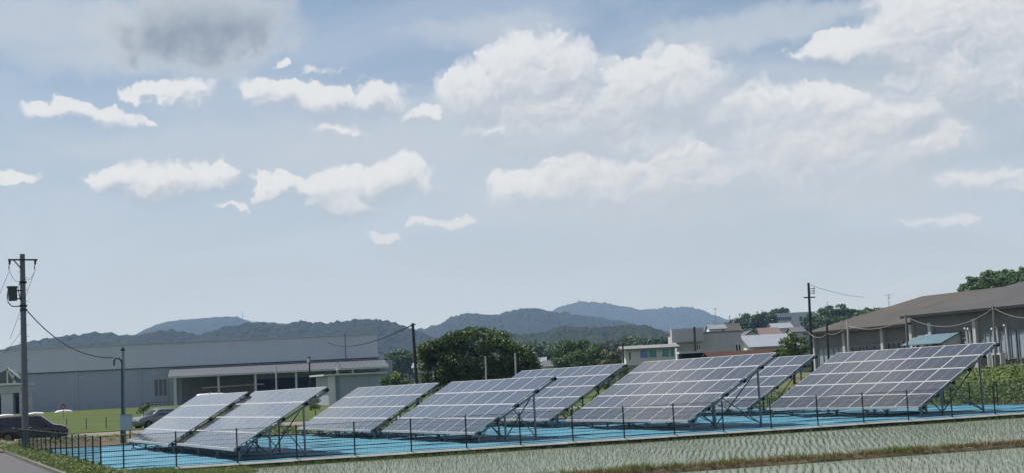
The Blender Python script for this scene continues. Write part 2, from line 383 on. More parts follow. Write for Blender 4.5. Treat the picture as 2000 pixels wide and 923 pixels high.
b.build('ground', M['field'], kind='structure', label='rough green and brown field ground around the solar plot', smooth=True)
def sheet(name, fn, ur, vr, nu_, nv_, m, label, kind='structure', lift=.02, tidy=0.0):
    """ground cover sheet laid over the terrain between borders"""
    g = []
    for j in range(nv_+1):
        for i in range(nu_+1):
            u = ur[0]+(ur[1]-ur[0])*i/nu_; v = vr[0]+(vr[1]-vr[0])*j/nv_
            if fn: u, v = fn(u, v)
            g.append(uv(u, v, ground_z(u, v)+lift+tidy*mnoise.noise(Vector((u*.35, v*.35, 0)))))
    q = MB(); q.add(g, [(j*(nu_+1)+i, j*(nu_+1)+i+1, (j+1)*(nu_+1)+i+1, (j+1)*(nu_+1)+i) for j in range(nv_) for i in range(nu_)])
    return q.build(name, m, kind=kind, label=label, smooth=True)
side = lambda v: -.078*v                                   # left boundary of the plot
# lane along the left fence, lane behind the plot, bare strip, lawn
sheet('road', lambda u, v: (-1.35-.062*v + (u-1)*4.6, v), (0, 1), (-46, 60), 3, 30, M['asphalt'], 'grey asphalt lane running along the left fence')
sheet('back_road', lambda u, v: (u, v+.5*math.sin(u*.05)), (-70, 46), (57, 74), 40, 6, mat('gravel_road', (.20, .185, .165), .95, 0, .8, .8, (.14, .125, .105), .6, 25), 'pale gravel lane crossing behind the solar plot', lift=.05)
sheet('bare_ground', None, (-6, 46), (31.2, 57), 30, 16, M['soil'], 'bare brown earth strip behind the blue sheets', lift=.09, tidy=.16)
sheet('lawn', lambda u, v: (u, v+1.2*mnoise.noise(Vector((u*.1, 0, 0))) if v < 75 else v), (-110, 62), (73.5, 190), 50, 40, M['lawn'], 'mown green lawn sloping up to the grey factory', lift=.10)
# kerb of the lane
kb = MB(); 
for k in range(24):
    v0, v1 = -8+2*k*1.5+.012, -8+2*(k+1)*1.5-.012
    p, q = uv(-1.26-.062*v0, v0, .05), uv(-1.26-.062*v1, v1, .05); kb.beam(p, q, .14, .16)
kb.build('kerb', M['kerb_old'], kind='structure', label='low concrete kerb between the lane and the weeds')
# low concrete footing of the front fence
ft = empty('fence_footing', uv(0, 0), 'pale concrete footing strip under the front fence', 'footing', kind='structure')
g = MB().prism([Vector((0, .07, -.03)), Vector((0, .07, .06)), Vector((0, .0, .06)), Vector((0, -.10, .005)), Vector((0, -.10, -.01)), Vector((0, -.04, -.03))], (.003, 0, 0), (1.985, 0, 0)).mesh('footing_block', M['kerb'])
for k in range(26):
    link('footing_block', g, ft, loc=(2.35+2*k, -.02, -.012+.008*rng.uniform(-1, 1)))
ft.rotation_euler = (0, 0, TH)

# ------------------------------------------------------------------ blue sheets
bs = empty('ground_sheet', (0, 0, 0), 'sky blue weed-control sheets covering the ground under the solar arrays', 'ground sheet', kind='structure')
BW = 1.95; nst = 16
for k in range(nst):
    v0 = .10 + k*BW; v1 = v0 + BW + .14; nn = 60; nv = 6; g = []
    for j in range(nv+1):
        for i in range(nn+1):
            v = v0+(v1-v0)*j/nv; u = side(v)+.15+(43.3-side(v))*i/nn
            z = .016 + .016*(k % 2) + .030*mnoise.noise(Vector((u*.35, v*1.6, k*5.))) + .018*mnoise.noise(Vector((u*1.3, v*4, k*9.)))
            if j in (0, nv): z += .014
            w = .05*mnoise.noise(Vector((u*.4, k*3.1, 1.)))
            g.append(tuple(Vector((u, v+w, max(z, .004)))))
    q = MB(); q.add(g, [(j*(nn+1)+i, j*(nn+1)+i+1, (j+1)*(nn+1)+i+1, (j+1)*(nn+1)+i) for j in range(nv) for i in range(nn)])
    o = q.build('sheet_strip', M['sheet'], bs, smooth=True)
    o.location = O; o.rotation_euler = (0, 0, TH)

# ------------------------------------------------------------------ solar arrays
AZ, TILT, MW, MH, ZB = R(67.0), R(30.46), 1.65, 1.0, .45
ROW = Vector((math.cos(AZ), -math.sin(AZ), 0)); UPH = Vector((math.sin(AZ), math.cos(AZ), 0))
fr = MB(); t_ = .042; L_ = .031
for (cx, cy, dx, dy) in ((MW/2, .006+L_/2, MW-.012, L_), (MW/2, MH-.006-L_/2, MW-.012, L_), (.006+L_/2, MH/2, L_, MH-.012-2*L_), (MW-.006-L_/2, MH/2, L_, MH-.012-2*L_)):
    fr.box((cx, cy, -t_/2), (dx, dy, t_))
frame_me = fr.mesh('frame', M['alu'])
gl = MB().box((MW/2, MH/2, -.008), (MW-.012-2*L_-.001, MH-.012-2*L_-.001, .010))
glass_me = gl.mesh('cell_face', M['glass_pv'])
def solar_array(x, y, cols, rows, label):
    rz = -AZ
    root = empty('solar_array', (x, y, 0), label, 'solar array', 'solar arrays in two ranks on the blue sheets', rz)
    ct, st = math.cos(TILT), math.sin(TILT)
    L = cols*MW
    for i in range(cols):
        for j in range(rows):
            o = link('solar_panel', frame_me, root); o.location = (i*MW, j*MH*ct, ZB+j*MH*st); o.rotation_euler = (TILT + R(rng.uniform(-.12, .12)), 0, 0)
            link('cell_face', glass_me, o)
    # rails along the row under every panel joint, black end caps
    off = -.085
    def on(s_, d): return Vector((0, s_*ct - d*st, ZB + s_*st + d*ct))     # slope distance s, offset d along the panel normal
    srail = [.10] + [float(r) for r in range(1, rows)] + [rows-.10]
    rail_me = MB().beam((-.10, 0, 0), (L+.13, 0, 0), .06, .075).mesh('rail', M['galv'])
    cap_me = MB().box((0, 0, 0), (.10, .12, .12)).mesh('end_cap', M['black'])
    for s_ in srail:
        p = on(s_, off); o = link('rail', rail_me, root, loc=p); o.rotation_euler = (TILT, 0, 0)
        c = link('end_cap', cap_me, o, loc=(L+.16, 0, 0)); link('end_cap', cap_me, o, loc=(-.13, 0, 0))
    # gutter-like bottom trim
    MB().beam(on(-.02, -.03)+Vector((-.02, 0, 0)), on(-.02, -.03)+Vector((L+.02, 0, 0)), .03, .09).build('bottom_trim', M['alu'], root)
    yb = (rows-1)*ct; ys = [.22, 1.32, yb]; nf = round(L/3.7)+1
    doff = -.165
    def raf(y_): s_ = (y_ + doff*st)/ct; return on(s_, doff)
    me = {}
    me['rafter'] = MB().beam(on(.02, doff), on(rows-.04, doff), .05, .08).mesh('rafter', M['galv'])
    for k, y_ in enumerate(ys): me['post%d' % k] = MB().beam((0, y_, -.05), (0, y_, raf(y_).z-.02), .065).mesh('post', M['galv'])
    me['foot'] = MB().box((0, 0, .02), (.20, .20, .08)).mesh('footing', M['galv'])
    br = [((0, ys[0], .12), raf(.62)), ((0, ys[1], .12), raf(.70)), ((0, ys[1], .14), raf(ys[2]-.06)), ((0, ys[2], .12), raf(ys[1]+.36))]
    if rows == 5: br.append(((0, ys[2], .16), raf(ys[1]+.05)))
    for k, (p, q) in enumerate(br):
        p, q = Vector(p), Vector(q); dx = .045*(1 if k % 2 else -1); p.x = q.x = dx; me['brace%d' % k] = MB().beam(p, q, .032, .045, up=(1, 0, 0)).mesh('brace', M['dark_steel'] if k in (1, 2) else M['galv'])
    for k in range(nf):
        xk = .12 + (L-.24)*k/(nf-1)
        link('rafter', me['rafter'], root, loc=(xk, 0, 0))
        for q in range(3):
            o = link('post', me['post%d' % q], root, loc=(xk, 0, 0)); link('footing', me['foot'], o, loc=(0, ys[q], 0))
        for q in range(len(br)): link('brace', me['brace%d' % q], root, loc=(xk, 0, 0))
    xs = [.12+(L-.24)*k/(nf-1) for k in range(nf)]
    for k in range(0, 1):
        MB().beam((xs[k], ys[2]+.05, .15), (xs[k+1], ys[2]+.05, raf(ys[2]).z-.25), .035, .045).build('brace', M['galv'], root)
        MB().beam((xs[k+1], ys[2]+.09, .15), (xs[k], ys[2]+.09, raf(ys[2]).z-.25), .035, .045).build('brace', M['galv'], root)
    # sagging cable and conduit under the lower edge
    pts = []
    for k in range(41):
        f_ = k/40; pts.append((-.3+f_*(L+.2), .32+.05*math.sin(f_*9), .22-.10*abs(math.sin(f_*math.pi*nf*.5))))
    MB().path(pts, .022, 5).build('cable', M['black'], root)
    return root
ARR = [(-19.41, 73.64, 7, 4, 'leftmost solar array, pale panels, behind and left of the nearest left array'),
       (-14.66, 63.24, 7, 4, 'pale front solar array nearest the control box pole, second from left'),
       (-12.12, 80.99, 8, 4, 'rear solar array in front of the small white shed'),
       (-6.31, 67.74, 7, 4, 'front solar array below the big round tree, four panels high'),
       (-3.80, 84.68, 8, 5, 'rear solar array directly behind the array below the round tree'),
       (2.08, 69.86, 7, 5, 'front solar array in the middle with bare bracing at its right end'),
       (6.96, 86.38, 7, 5, 'rear solar array mostly hidden, its right end below the small bushy tree'),
       (11.93, 72.46, 7, 5, 'rightmost solar array in front of the corrugated warehouse')]
for (x, y, c_, r_, lab) in ARR: solar_array(x, y, c_, r_, lab)

# ------------------------------------------------------------------ mesh fences
FH = 1.2
post_me = MB().tube((0, 0, -.25), (0, 0, FH), .026, n=8).add([(.03, -.03, FH), (-.03, -.03, FH), (-.03, .03, FH), (.03, .03, FH), (0, 0, FH+.03)], [(0, 1, 4), (1, 2, 4), (2, 3, 4), (3, 0, 4)]).mesh('post', M['fence'])
def wire_panel(w, h, z0=.06, sx=.05, sz=.15, th=.006):
    q = MB(); n = int(w/sx)
    for k in range(n+1): x = k*w/n; q.beam((x, 0, z0), (x, 0, h), th)
    m_ = int((h-z0)/sz)
    for k in range(m_+1): z = z0+(h-z0)*k/m_; q.beam((0, .004, z), (w, .004, z), th*1.15 if 0 < k < m_ else .014)
    return q.mesh('mesh_panel', M['wire'])
panels = {}
def mesh_fence(pts, label, th=.006):
    p0 = Vector(pts[0]); root = empty('mesh_fence', p0, label, 'fence', 'dark wire mesh fences around the plot')
    for k, p in enumerate(pts):
        o = link('post', post_me, root, loc=Vector(p)-p0)
        if k+1 < len(pts):
            d = Vector(pts[k+1])-Vector(p); w = round(d.xy.length, 1)
            if (w, th) not in panels: panels[w, th] = wire_panel(w, FH-.02, th=th)
            o = link('mesh_panel', panels[w, th], root, loc=Vector(p)-p0); o.rotation_euler = (0, 0, math.atan2(d.y, d.x)); o.scale = (d.xy.length/w, 1, 1)
    return root
mesh_fence([uv(0, 0), uv(.72, 0)] + [uv(2.42+2.02*k, 0) for k in range(0, 21)], 'dark wire mesh fence along the front edge of the rice paddy')
mesh_fence([uv(side(2*k), 2*k) for k in range(0, 17)], 'dark fence receding beside the lane, its close posts seen edge on', .0022)
mesh_fence([uv(43.4-.078*2*k+.1, .6+2*k) for k in range(0, 16)], 'dark wire mesh fence on the right edge before the leafy field')

M['wet'] = mat('shaded_wet_soil', (.018, .015, .011), .8, 0, .6, 2, (.03, .025, .017), .8, 12)  # wet earth, with the shade under the footing put into its colour

# ------------------------------------------------------------------ paddies, bund, seedlings
def paddy(name, u0, u1, v0, v1, label):
    q = MB(); q.add([uv(u0, v0, -.15), uv(u1, v0, -.15), uv(u1, v1, -.15), uv(u0, v1, -.15)], [(0, 1, 2, 3)])
    return q.build(name, M['water'], kind='structure', label=label)
paddy('paddy_water', 1.2, 160, -16.2, -.10, 'flooded rice paddy in front of the solar plot')
paddy('paddy_water', 1.2, 160, -44, -17.2, 'nearer flooded rice paddy at the lower right corner')
def ridge_strip(name, u0, u1, n, prof, m, label, amp=.05, kind='structure'):
    """long earth bank: prof = [(v, z)], swept along u with uneven height"""
    g = []; k = len(prof)
    for i in range(n+1):
        u = u0+(u1-u0)*i/n
        for (v, z) in prof:
            w = mnoise.noise(Vector((u*.9, v*2, 5))); w2 = mnoise.noise(Vector((u*3.1, v*4, 9)))
            g.append(uv(u, v+(.10 if amp > .01 else .01)*w, z + (amp*(w+.5*w2) if z > -.14 else 0)))
    q = MB(); q.add(g, [(i*k+j, (i+1)*k+j, (i+1)*k+j+1, i*k+j+1) for i in range(n) for j in range(k-1)])
    return q.build(name, m, kind=kind, label=label, smooth=True)
ridge_strip('paddy_bund', 1.0, 110, 420, [(-17.0, -.40), (-16.86, -.13), (-16.76, -.08), (-16.6, -.06), (-16.46, -.08), (-16.34, -.15), (-16.2, -.40)], M['drysoil'], 'narrow earth bund with dry grass dividing the paddies', .06)
ridge_strip('paddy_bank', 1.6, 110, 400, [(-.155, -.42), (-.135, -.15), (-.105, -.03), (-.075, -.022), (-.05, -.03)], M['wet'], 'wet earth edge darkened as shade below the concrete footing', .006)
ridge_strip('paddy_end_bank', -.9, 2.3, 10, [(-45, .3), (-40, -.1), (-30, -.05), (-18, -.08), (-10, -.05), (-4, -.04), (-.5, -.02), (-.1, .0)], M['field'], 'grassy bank between the lane and the paddy', .05)

nrs = np.random.default_rng(11)
def blades(name, base, h, lean, width, m, per, label, seg=2, cat=None, kind='stuff', spread=.02):
    """tufts of narrow bent blades; base (n,3) arrays of tuft feet, h heights"""
    n = len(base); N = n*per
    b0 = np.repeat(base, per, 0) + np.c_[nrs.normal(0, spread, (N, 2)), np.zeros(N)]
    hh = np.repeat(h, per)*nrs.uniform(.6, 1.1, N); a = nrs.uniform(0, 2*np.pi, N); ln = np.abs(nrs.normal(lean, lean*.5, N))
    d = np.c_[np.cos(a), np.sin(a), np.zeros(N)]; s_ = np.c_[-np.sin(a), np.cos(a), np.zeros(N)]*width/2
    mid = b0 + d*(hh*ln*.35)[:, None] + np.c_[np.zeros((N, 2)), hh*.6]; tip = b0 + d*(hh*ln)[:, None] + np.c_[np.zeros((N, 2)), hh]
    co = np.stack([b0-s_, b0+s_, mid+s_*.8, mid-s_*.8, tip], 1).reshape(-1, 3)
    i = np.arange(N)[:, None]*5
    tr = np.concatenate([i+[[0, 1, 2]], i+[[0, 2, 3]], i+[[3, 2, 4]]], 1).reshape(-1, 3)
    return link(name, fastmesh(name, co, tr, m), label=label, kind=kind)
def uvn(u, v, z): 
    u, v = np.asarray(u), np.asarray(v); return np.c_[O.x+E1.x*u+E2.x*v, O.y+E1.y*u+E2.y*v, np.broadcast_to(z, u.shape)]
def seedlings(v0, v1, label):
    # planted in straight lines that run a little right of straight ahead
    th = math.atan(.165); d = np.array([math.sin(th), math.cos(th)]); e = np.array([d[1], -d[0]])
    I, J = np.meshgrid(np.arange(-140, 190), np.arange(80, 250)); 
    I = I.ravel(); J = J.ravel()
    s_ = I*.19 + nrs.normal(0, .022, len(I)) + .05*np.sin(J*.21+I*.3); t_ = J*.25 + nrs.normal(0, .045, len(I))
    xy = e*s_[:, None] + d*t_[:, None]
    rel = xy - np.array([O.x, O.y]); u = rel@np.array([E1.x, E1.y]); v = rel@np.array([E2.x, E2.y])
    k = (v > v0) & (v < v1) & (u > 2.4) & (np.abs(xy[:, 0]) < xy[:, 1]*.385) & (nrs.random(len(u)) < .93)
    base = np.c_[xy[k], np.full(k.sum(), -.16)]
    return blades('rice_seedlings', base, nrs.uniform(.09, .19, len(base)), .45, .006, M['rice'], 4, label, spread=.014)
seedlings(-15.7, -.55, 'rows of young rice seedlings standing in the flooded paddy')
seedlings(-30, -17.6, 'young rice seedlings in the nearer paddy, lower right')
# dry and green grass on the bund
nb = 2600; u = nrs.uniform(1.5, 34, nb); v = -16.6+nrs.normal(0, .15, nb)
blades('dry_grass', uvn(u, v, -.07), nrs.uniform(.05, .16, nb), .7, .014, M['straw'], 7, 'dry straw coloured grass along the paddy bund', spread=.05)
cl = nrs.uniform(4, 34, 24); u = np.concatenate([c + nrs.normal(0, .35, 34) for c in cl]); v = -16.55+nrs.normal(0, .18, len(u))
blades('green_grass', uvn(u, v, -.07), nrs.uniform(.08, .24, len(u)), .5, .012, M['weed'], 7, 'green grass tufts growing on the paddy bund', spread=.05)
u = nrs.uniform(1.5, 40, 1500); u = u[nrs.random(1500) < np.where(u < 14, 1, .22)]; v = -.20+nrs.normal(0, .07, len(u))
blades('edge_grass', uvn(u, v, -.15), nrs.uniform(.05, .15, len(u)), .5, .014, M['weed'], 8, 'thin grass along the wet foot of the fence footing', spread=.05)
u = nrs.uniform(-.6, 4.6, 1500); v = nrs.uniform(-3.5, -.15, 1500)
blades('edge_grass', uvn(u, v, np.where(u > 2.2, -.18, -.05)), nrs.uniform(.08, .22, 1500), .5, .016, M['weed'], 7, 'green grass on the bank at the front corner of the fence', spread=.06)

def leaves(centers, normals, size, m, name='leaves', aspect=.62):
    """one folded leaf of four triangles at every centre"""
    n = len(centers); nn = normals/np.linalg.norm(normals, axis=1)[:, None]
    r = nrs.normal(size=(n, 3)); t = np.cross(nn, r); t /= np.linalg.norm(t, axis=1)[:, None]; bb = np.cross(nn, t)
    s_ = (size*nrs.uniform(.65, 1.25, n))[:, None] if np.isscalar(size) else size[:, None]
    lift = nn*s_*.16
    p0 = centers - t*s_*.5; p1 = centers + t*s_*.5; q0 = centers - bb*s_*aspect*.5 + lift; q1 = centers + bb*s_*aspect*.5 + lift
    co = np.stack([p0, q0, p1, q1], 1).reshape(-1, 3); i = np.arange(n)[:, None]*4
    tr = np.concatenate([i+[[0, 1, 2]], i+[[0, 2, 3]]], 1).reshape(-1, 3)
    return fastmesh(name, co, tr, m)
def cover(name, u0, u1, v0, v1, n, hmax, size, m, label, sc=.6, fn=None):
    """knee-high leafy plants in uneven heaps over the terrain"""
    u = nrs.uniform(u0, u1, n); v = nrs.uniform(v0, v1, n)
    hz = np.array([mnoise.noise(Vector((a*sc, b*sc, 2.))) + .5*mnoise.noise(Vector((a*sc*2.7, b*sc*2.7, 7.))) for a, b in zip(u, v)])
    k = hz > -.25; u, v, hz = u[k], v[k], hz[k]
    gz = np.array([ground_z(a, b) for a, b in zip(u, v)]); z = gz + hmax*np.clip(hz+.35, .05, 1)*np.sqrt(nrs.random(len(u)))
    c = uvn(u, v, 0); c[:, 2] = z
    nrm = nrs.normal(0, .55, (len(u), 3)) + [-.15, -.15, .9]
    return link(name, leaves(c, nrm, size, m, name), label=label, kind='stuff')
cover('leafy_field_plants', 44.2, 62, 1, 44, 30000, .8, .24, M['weed'], 'dense broad-leaved green plants on the bank before the corrugated warehouse', .5)
cover('leafy_field_plants', 45, 64, 2, 46, 12000, .9, .24, M['leaf'], 'paler yellow-green leaves mixed through the leafy bank', .4)
cover('weeds', 10, 44, 31.4, 41, 16000, .75, .17, M['leaf'], 'green weeds growing behind the rear solar arrays', .6)
cover('weeds', -4, 14, 40, 56, 5000, .35, .16, M['weed'], 'sparse weeds on the bare brown strip behind the plot', .7)
def verge(name, n, h, size, m, label, v0=-6, v1=36, w=1.25):
    v = nrs.uniform(v0, v1, n); u = -1.15-.066*v + nrs.uniform(0, w, n)
    hz = np.clip(np.array([mnoise.noise(Vector((a*.9, b*.8, 4.))) for a, b in zip(u, v)])+.35, .04, 1)
    c = uvn(u, v, 0); c[:, 2] = .05 + h*hz*np.sqrt(nrs.random(n))
    return link(name, leaves(c, nrs.normal(0, .6, (n, 3))+[0, -.2, .8], size, m, name), label=label, kind='stuff')
verge('verge_weeds', 11000, .45, .11, M['weed'], 'leafy green weeds crowding the verge between kerb and left fence')
verge('verge_weeds', 4000, .35, .10, M['leaf_pale'], 'yellowing low weeds along the lane kerb')
v = nrs.uniform(-7, 37, 2200); u = -1.1-.066*v+nrs.uniform(0, 1.25, 2200)
blades('verge_grass', uvn(u, v, .03), nrs.uniform(.1, .34, 2200), .5, .016, M['weed'], 6, 'long grass blades on the verge beside the lane', spread=.06)

# ------------------------------------------------------------------ hills and mountains
def forest_mat(name, c1, c2, scale, bdist):
    m = mat(name, c1, .95, 0, .95, scale, c2, spec=.1); t = m.node_tree; b = t.nodes['Principled BSDF']; X.tree = t
    tc = t.nodes.new('ShaderNodeTexCoord'); vo = t.nodes.new('ShaderNodeTexVoronoi'); t.links.new(tc.outputs['Object'], vo.inputs['Vector']); vo.inputs['Scale'].default_value = scale*4
    bp = t.nodes.new('ShaderNodeBump'); bp.invert = True; bp.inputs['Distance'].default_value = bdist; bp.inputs['Strength'].default_value = 1
    t.links.new(vo.outputs['Distance'], bp.inputs['Height']); t.links.new(bp.outputs[0], b.inputs['Normal'])
    return m
M['forest'] = forest_mat('forest_slope', (.007, .012, .008), (.015, .022, .011), .022, 6)
M['forest_near'] = forest_mat('forest_slope_near', (.010, .019, .010), (.024, .036, .014), .05, 4)
def hill(name, pts, D, front, back, m, label, zb=1.0, nx=480, ny=34, jag=.004, gully=.28, seed=0):
    w = [at(px, py, D) for px, py in pts]; xs = np.array([p.x for p in w]); zs = np.array([p.z for p in w])
    X0, X1 = xs[0], xs[-1]; g = []
    ts = np.concatenate([np.linspace(-1, 0, ny), np.linspace(0, 1, 8)[1:]])
    for i in range(nx+1):
        x = X0+(X1-X0)*i/nx; rz = np.interp(x, xs, zs)
        for t in ts:
            yy = D + t*(front if t < 0 else back)
            # the slope widens in perspective, so that the crest stays a crest
            pr = .5+.5*math.cos(math.pi*t); ht = (rz-zb)*pr
            gl_ = mnoise.noise(Vector((x/(D*.045)+seed, t*1.3, seed)))*gully*(1-pr)*pr*4*(rz-zb)*.5
            jj = jag*D*(mnoise.noise(Vector((x/(D*.006), yy/(D*.006), seed+3.)))*.5+mnoise.noise(Vector((x/(D*.0022), yy/(D*.0022), seed+8.)))*.35)*min(1, pr*3)
            g.append((x, yy, zb-2 + max(0, ht+gl_)+jj))
    k = len(ts); q = MB(); q.add(g, [(i*k+j, (i+1)*k+j, (i+1)*k+j+1, i*k+j+1) for i in range(nx) for j in range(k-1)])
    return q.build(name, m, kind='structure', label=label, smooth=True)
hill('mountain', [(1000,700),(1040,640),(1075,608),(1095,597),(1115,591),(1130,589),(1160,589),(1185,592),(1205,596),(1225,600),(1250,604),(1275,603),(1300,600),(1325,599),(1345,600),(1362,605),(1380,613),(1400,621),(1430,630),(1480,640),(1560,650),(1640,690)], 5200, 1500, 900, M['forest'], 'farthest pale blue mountain with a mast on top', jag=.0026, seed=1)
hill('mountain', [(180,700),(250,668),(290,651),(305,640),(325,631),(345,625),(365,623),(400,620),(430,618),(455,616),(470,619),(485,624),(505,628),(540,628),(570,630),(640,640),(760,690)], 3900, 1000, 700, M['forest'], 'pale blue flat-topped mountain behind the factory', jag=.0022, seed=4)
hill('mountain', [(700,690),(780,655),(830,640),(860,632),(885,618),(902,612),(925,611),(950,614),(975,613),(1000,606),(1025,601),(1040,600),(1060,603),(1085,608),(1115,612),(1150,616),(1190,622),(1225,629),(1270,640),(1330,655),(1420,690)], 2900, 800, 600, M['forest'], 'blue-grey middle mountain ridge behind the big round tree', jag=.0034, seed=7)
hill('mountain', [(-120,720),(0,700),(60,675),(100,660),(140,653),(190,648),(215,648),(245,652),(285,653),(315,647),(340,642),(362,645),(385,651),(405,653),(425,645),(450,637),(480,631),(520,629),(545,630),(562,632),(580,627),(600,626),(625,629),(645,629),(665,626),(700,622),(740,622),(765,625),(790,632),(815,643),(850,658),(900,690)], 1900, 560, 420, M['forest'], 'long dark blue-green ridge rising above the factory roof', jag=.0042, seed=9)
hill('hill', [(930,690),(985,652),(1010,648),(1040,648),(1065,644),(1085,636),(1105,633),(1130,635),(1150,636),(1170,633),(1195,633),(1215,630),(1235,631),(1255,631),(1270,636),(1290,645),(1320,655),(1360,664),(1420,690)], 1250, 330, 300, M['forest_near'], 'low green wooded hill in the middle distance', jag=.0045, nx=420, seed=12)
hill('hill', [(700,720),(760,690),(800,684),(850,680),(930,684),(1000,668),(1030,662),(1060,666),(1100,664),(1150,666),(1200,660),(1250,656),(1290,655),(1330,660),(1400,690)], 620, 120, 160, M['forest_near'], 'dark tree-covered rise below the green hill', jag=.006, nx=420, seed=15)
hill('hillside', [(1300,690),(1340,672),(1390,655),(1430,641),(1480,632),(1540,628),(1600,628),(1660,626),(1720,624),(1800,622),(1900,620),(2000,616),(2100,612)], 700, 330, 200, M['forest_near'], 'gentle wooded hillside with houses on the right', jag=.004, seed=18)
hill('hill', [(1800,660),(1850,612),(1880,570),(1905,552),(1935,540),(1965,531),(2000,525),(2050,520),(2120,530),(2200,560)], 300, 70, 90, M['forest_near'], 'dark wooded hill above the warehouse roof at far right', jag=.004, seed=21)

# ------------------------------------------------------------------ trees
def crown_mesh(lobes, n, size, m, flat=.35, seed=0):
    """leaves spread through the shells of many small lobes"""
    rs = np.random.default_rng(seed); lob = np.array(lobes, float); w = lob[:, 3]**2; idx = rs.choice(len(lob), n, p=w/w.sum())
    d = rs.normal(size=(n, 3)); d /= np.linalg.norm(d, axis=1)[:, None]; d[:, 2] = np.abs(d[:, 2])*np.where(rs.random(n) < .78, 1, -1)
    rad = lob[idx, 3]*np.clip(rs.normal(.9, .16, n), .3, 1.25)
    c = lob[idx, :3] + d*rad[:, None]*[1, 1, .82]
    nrm = d*.7 + rs.normal(0, .5, (n, 3)) + [0, 0, flat]
    return leaves(c, nrm, size, m, 'crown')
def lobes_round(w, h, zc, n, seed, rmin=.16, rmax=.27, squash=1.0):
    """small lobes over an uneven dome: w half width, h half height, zc centre height"""
    rs = random.Random(seed); L = [(0, 0, zc, min(w, h)*.62)]
    for k in range(n):
        t = rs.uniform(0, 2*math.pi); cz = rs.uniform(-.75, 1); rr = math.sqrt(max(0, 1-cz*cz))
        f = rs.uniform(.66, .92); r = w*rs.uniform(rmin, rmax)
        L.append((math.cos(t)*rr*w*f, math.sin(t)*rr*w*f*squash, zc+cz*h*f, r))
    return L
def trunk_mesh(h, r, crown_r, seed, limbs=5):
    rs = random.Random(seed); q = MB()
    q.path([(0, 0, -.3), (.03*h*rs.uniform(-1, 1), 0, h*.35), (.05*h*rs.uniform(-1, 1), .03*h*rs.uniform(-1, 1), h*.7), (0, 0, h)], [r*1.25, r, r*.8, r*.4], 8)
    for k in range(limbs):
        a = 2*math.pi*k/limbs+rs.uniform(-.4, .4); z0 = h*rs.uniform(.35, .7); l = crown_r*rs.uniform(.55, .85)
        q.path([(0, 0, z0), (math.cos(a)*l*.5, math.sin(a)*l*.5, z0+l*.35), (math.cos(a)*l, math.sin(a)*l, z0+l*.85)], [r*.5, r*.35, r*.12], 6)
    return q.mesh('trunk', M['bark'], True)
def tree(name, loc, label, cat, trunk, crowns, group=None, rz=0.0, sc=1.0):
    t = empty(name, loc, label, cat, group, rz); t.scale = (sc,)*3
    link('trunk', trunk, t)
    for c in crowns: link('crown', c, t)
    return t
def gz(p): return ground_z(*to_uv(p))
def stand(px, Y):                                  # ground point below a picture column at a known distance
    p = at(px, 700, Y); p.z = gz(p); return p
# the big round tree: hand-placed lobes in metres round its foot
p = stand(932, 116)
L = []; prof = [(822, 700), (826, 672), (845, 662), (865, 655), (885, 647), (905, 641), (925, 639), (945, 638), (962, 638), (974, 640), (984, 650), (992, 662), (1004, 670), (1020, 672), (1036, 676), (1044, 692)]
for k in range(215):
    px = rng.uniform(824, 1043); yt = float(np.interp(px, [q[0] for q in prof], [q[1] for q in prof])); f = rng.random()**1.5
    r = rng.uniform(.38, .78); q = at(px, yt + f*(752-yt), 116) - p; q.z -= r*.75
    dep = rng.uniform(-2.8, 2.0)*math.sqrt(max(.08, 1-abs(px-933)/118))
    L.append((q.x, dep, max(.5, q.z), r))
big = tree('broadleaf_tree', p, 'big round dark green tree behind the solar arrays, left of centre', 'tree', trunk_mesh(3.6, .28, 4, 3, 7), [crown_mesh(L, 29000, .21, M['leaf_dark'], seed=1), crown_mesh(L[::3], 8000, .20, M['leaf'], seed=2)])
p = stand(768, 148); w_ = lobes_round(1.7, 1.9, 2.2, 26, 5)
tree('broadleaf_tree', p, 'small light green tree beside the white shed', 'tree', trunk_mesh(2.2, .12, 1.6, 5), [crown_mesh(w_, 4200, .22, M['leaf'], seed=5)])
p = stand(1128, 205); w_ = lobes_round(4.1, 3.1, 3.4, 46, 8, .14, .24)
tree('broadleaf_tree', p, 'broad dark green tree in the gap right of the big round tree', 'tree', trunk_mesh(3.4, .3, 3.6, 8), [crown_mesh(w_, 8500, .30, M['leaf_dark'], seed=8), crown_mesh(w_[::3], 1800, .3, M['leaf'], seed=9)])
p = stand(1190, 190); w_ = lobes_round(1.9, 2.4, 2.6, 26, 12)
tree('broadleaf_tree', p, 'pale olive tree left of the low building with teal windows', 'tree', trunk_mesh(2.4, .14, 1.7, 12), [crown_mesh(w_, 3600, .24, M['leaf_pale'], seed=12)])
p = stand(1165, 150); w_ = lobes_round(2.0, 1.1, 1.3, 24, 15)
tree('shrub', p, 'pale flowering shrub just behind the rear middle array', 'shrub', trunk_mesh(.9, .08, 1.4, 15), [crown_mesh(w_, 3000, .2, M['leaf_pale'], seed=15)])
p = stand(1225, 140); w_ = lobes_round(1.5, 1.5, 1.5, 22, 17)
tree('shrub', p, 'brownish shrub below the low building with teal windows', 'shrub', trunk_mesh(1.3, .08, 1.2, 17), [crown_mesh(w_, 2400, .19, M['leaf_pale'], seed=17)])
p = stand(1548, 122); w_ = lobes_round(1.5, 1.15, 2.3, 26, 20) + [(0, 0, 3.5, .5), (.1, 0, 3.9, .35), (-.5, 0, 3.3, .5), (.5, .1, 3.3, .5)]
tree('broadleaf_tree', p, 'small bushy green tree behind the right arrays near the tall pole', 'tree', trunk_mesh(2.6, .10, 1.3, 20), [crown_mesh(w_, 5200, .18, M['leaf'], seed=20)])
p = stand(1052, 185); w_ = lobes_round(1.4, 1.1, 1.6, 22, 23)
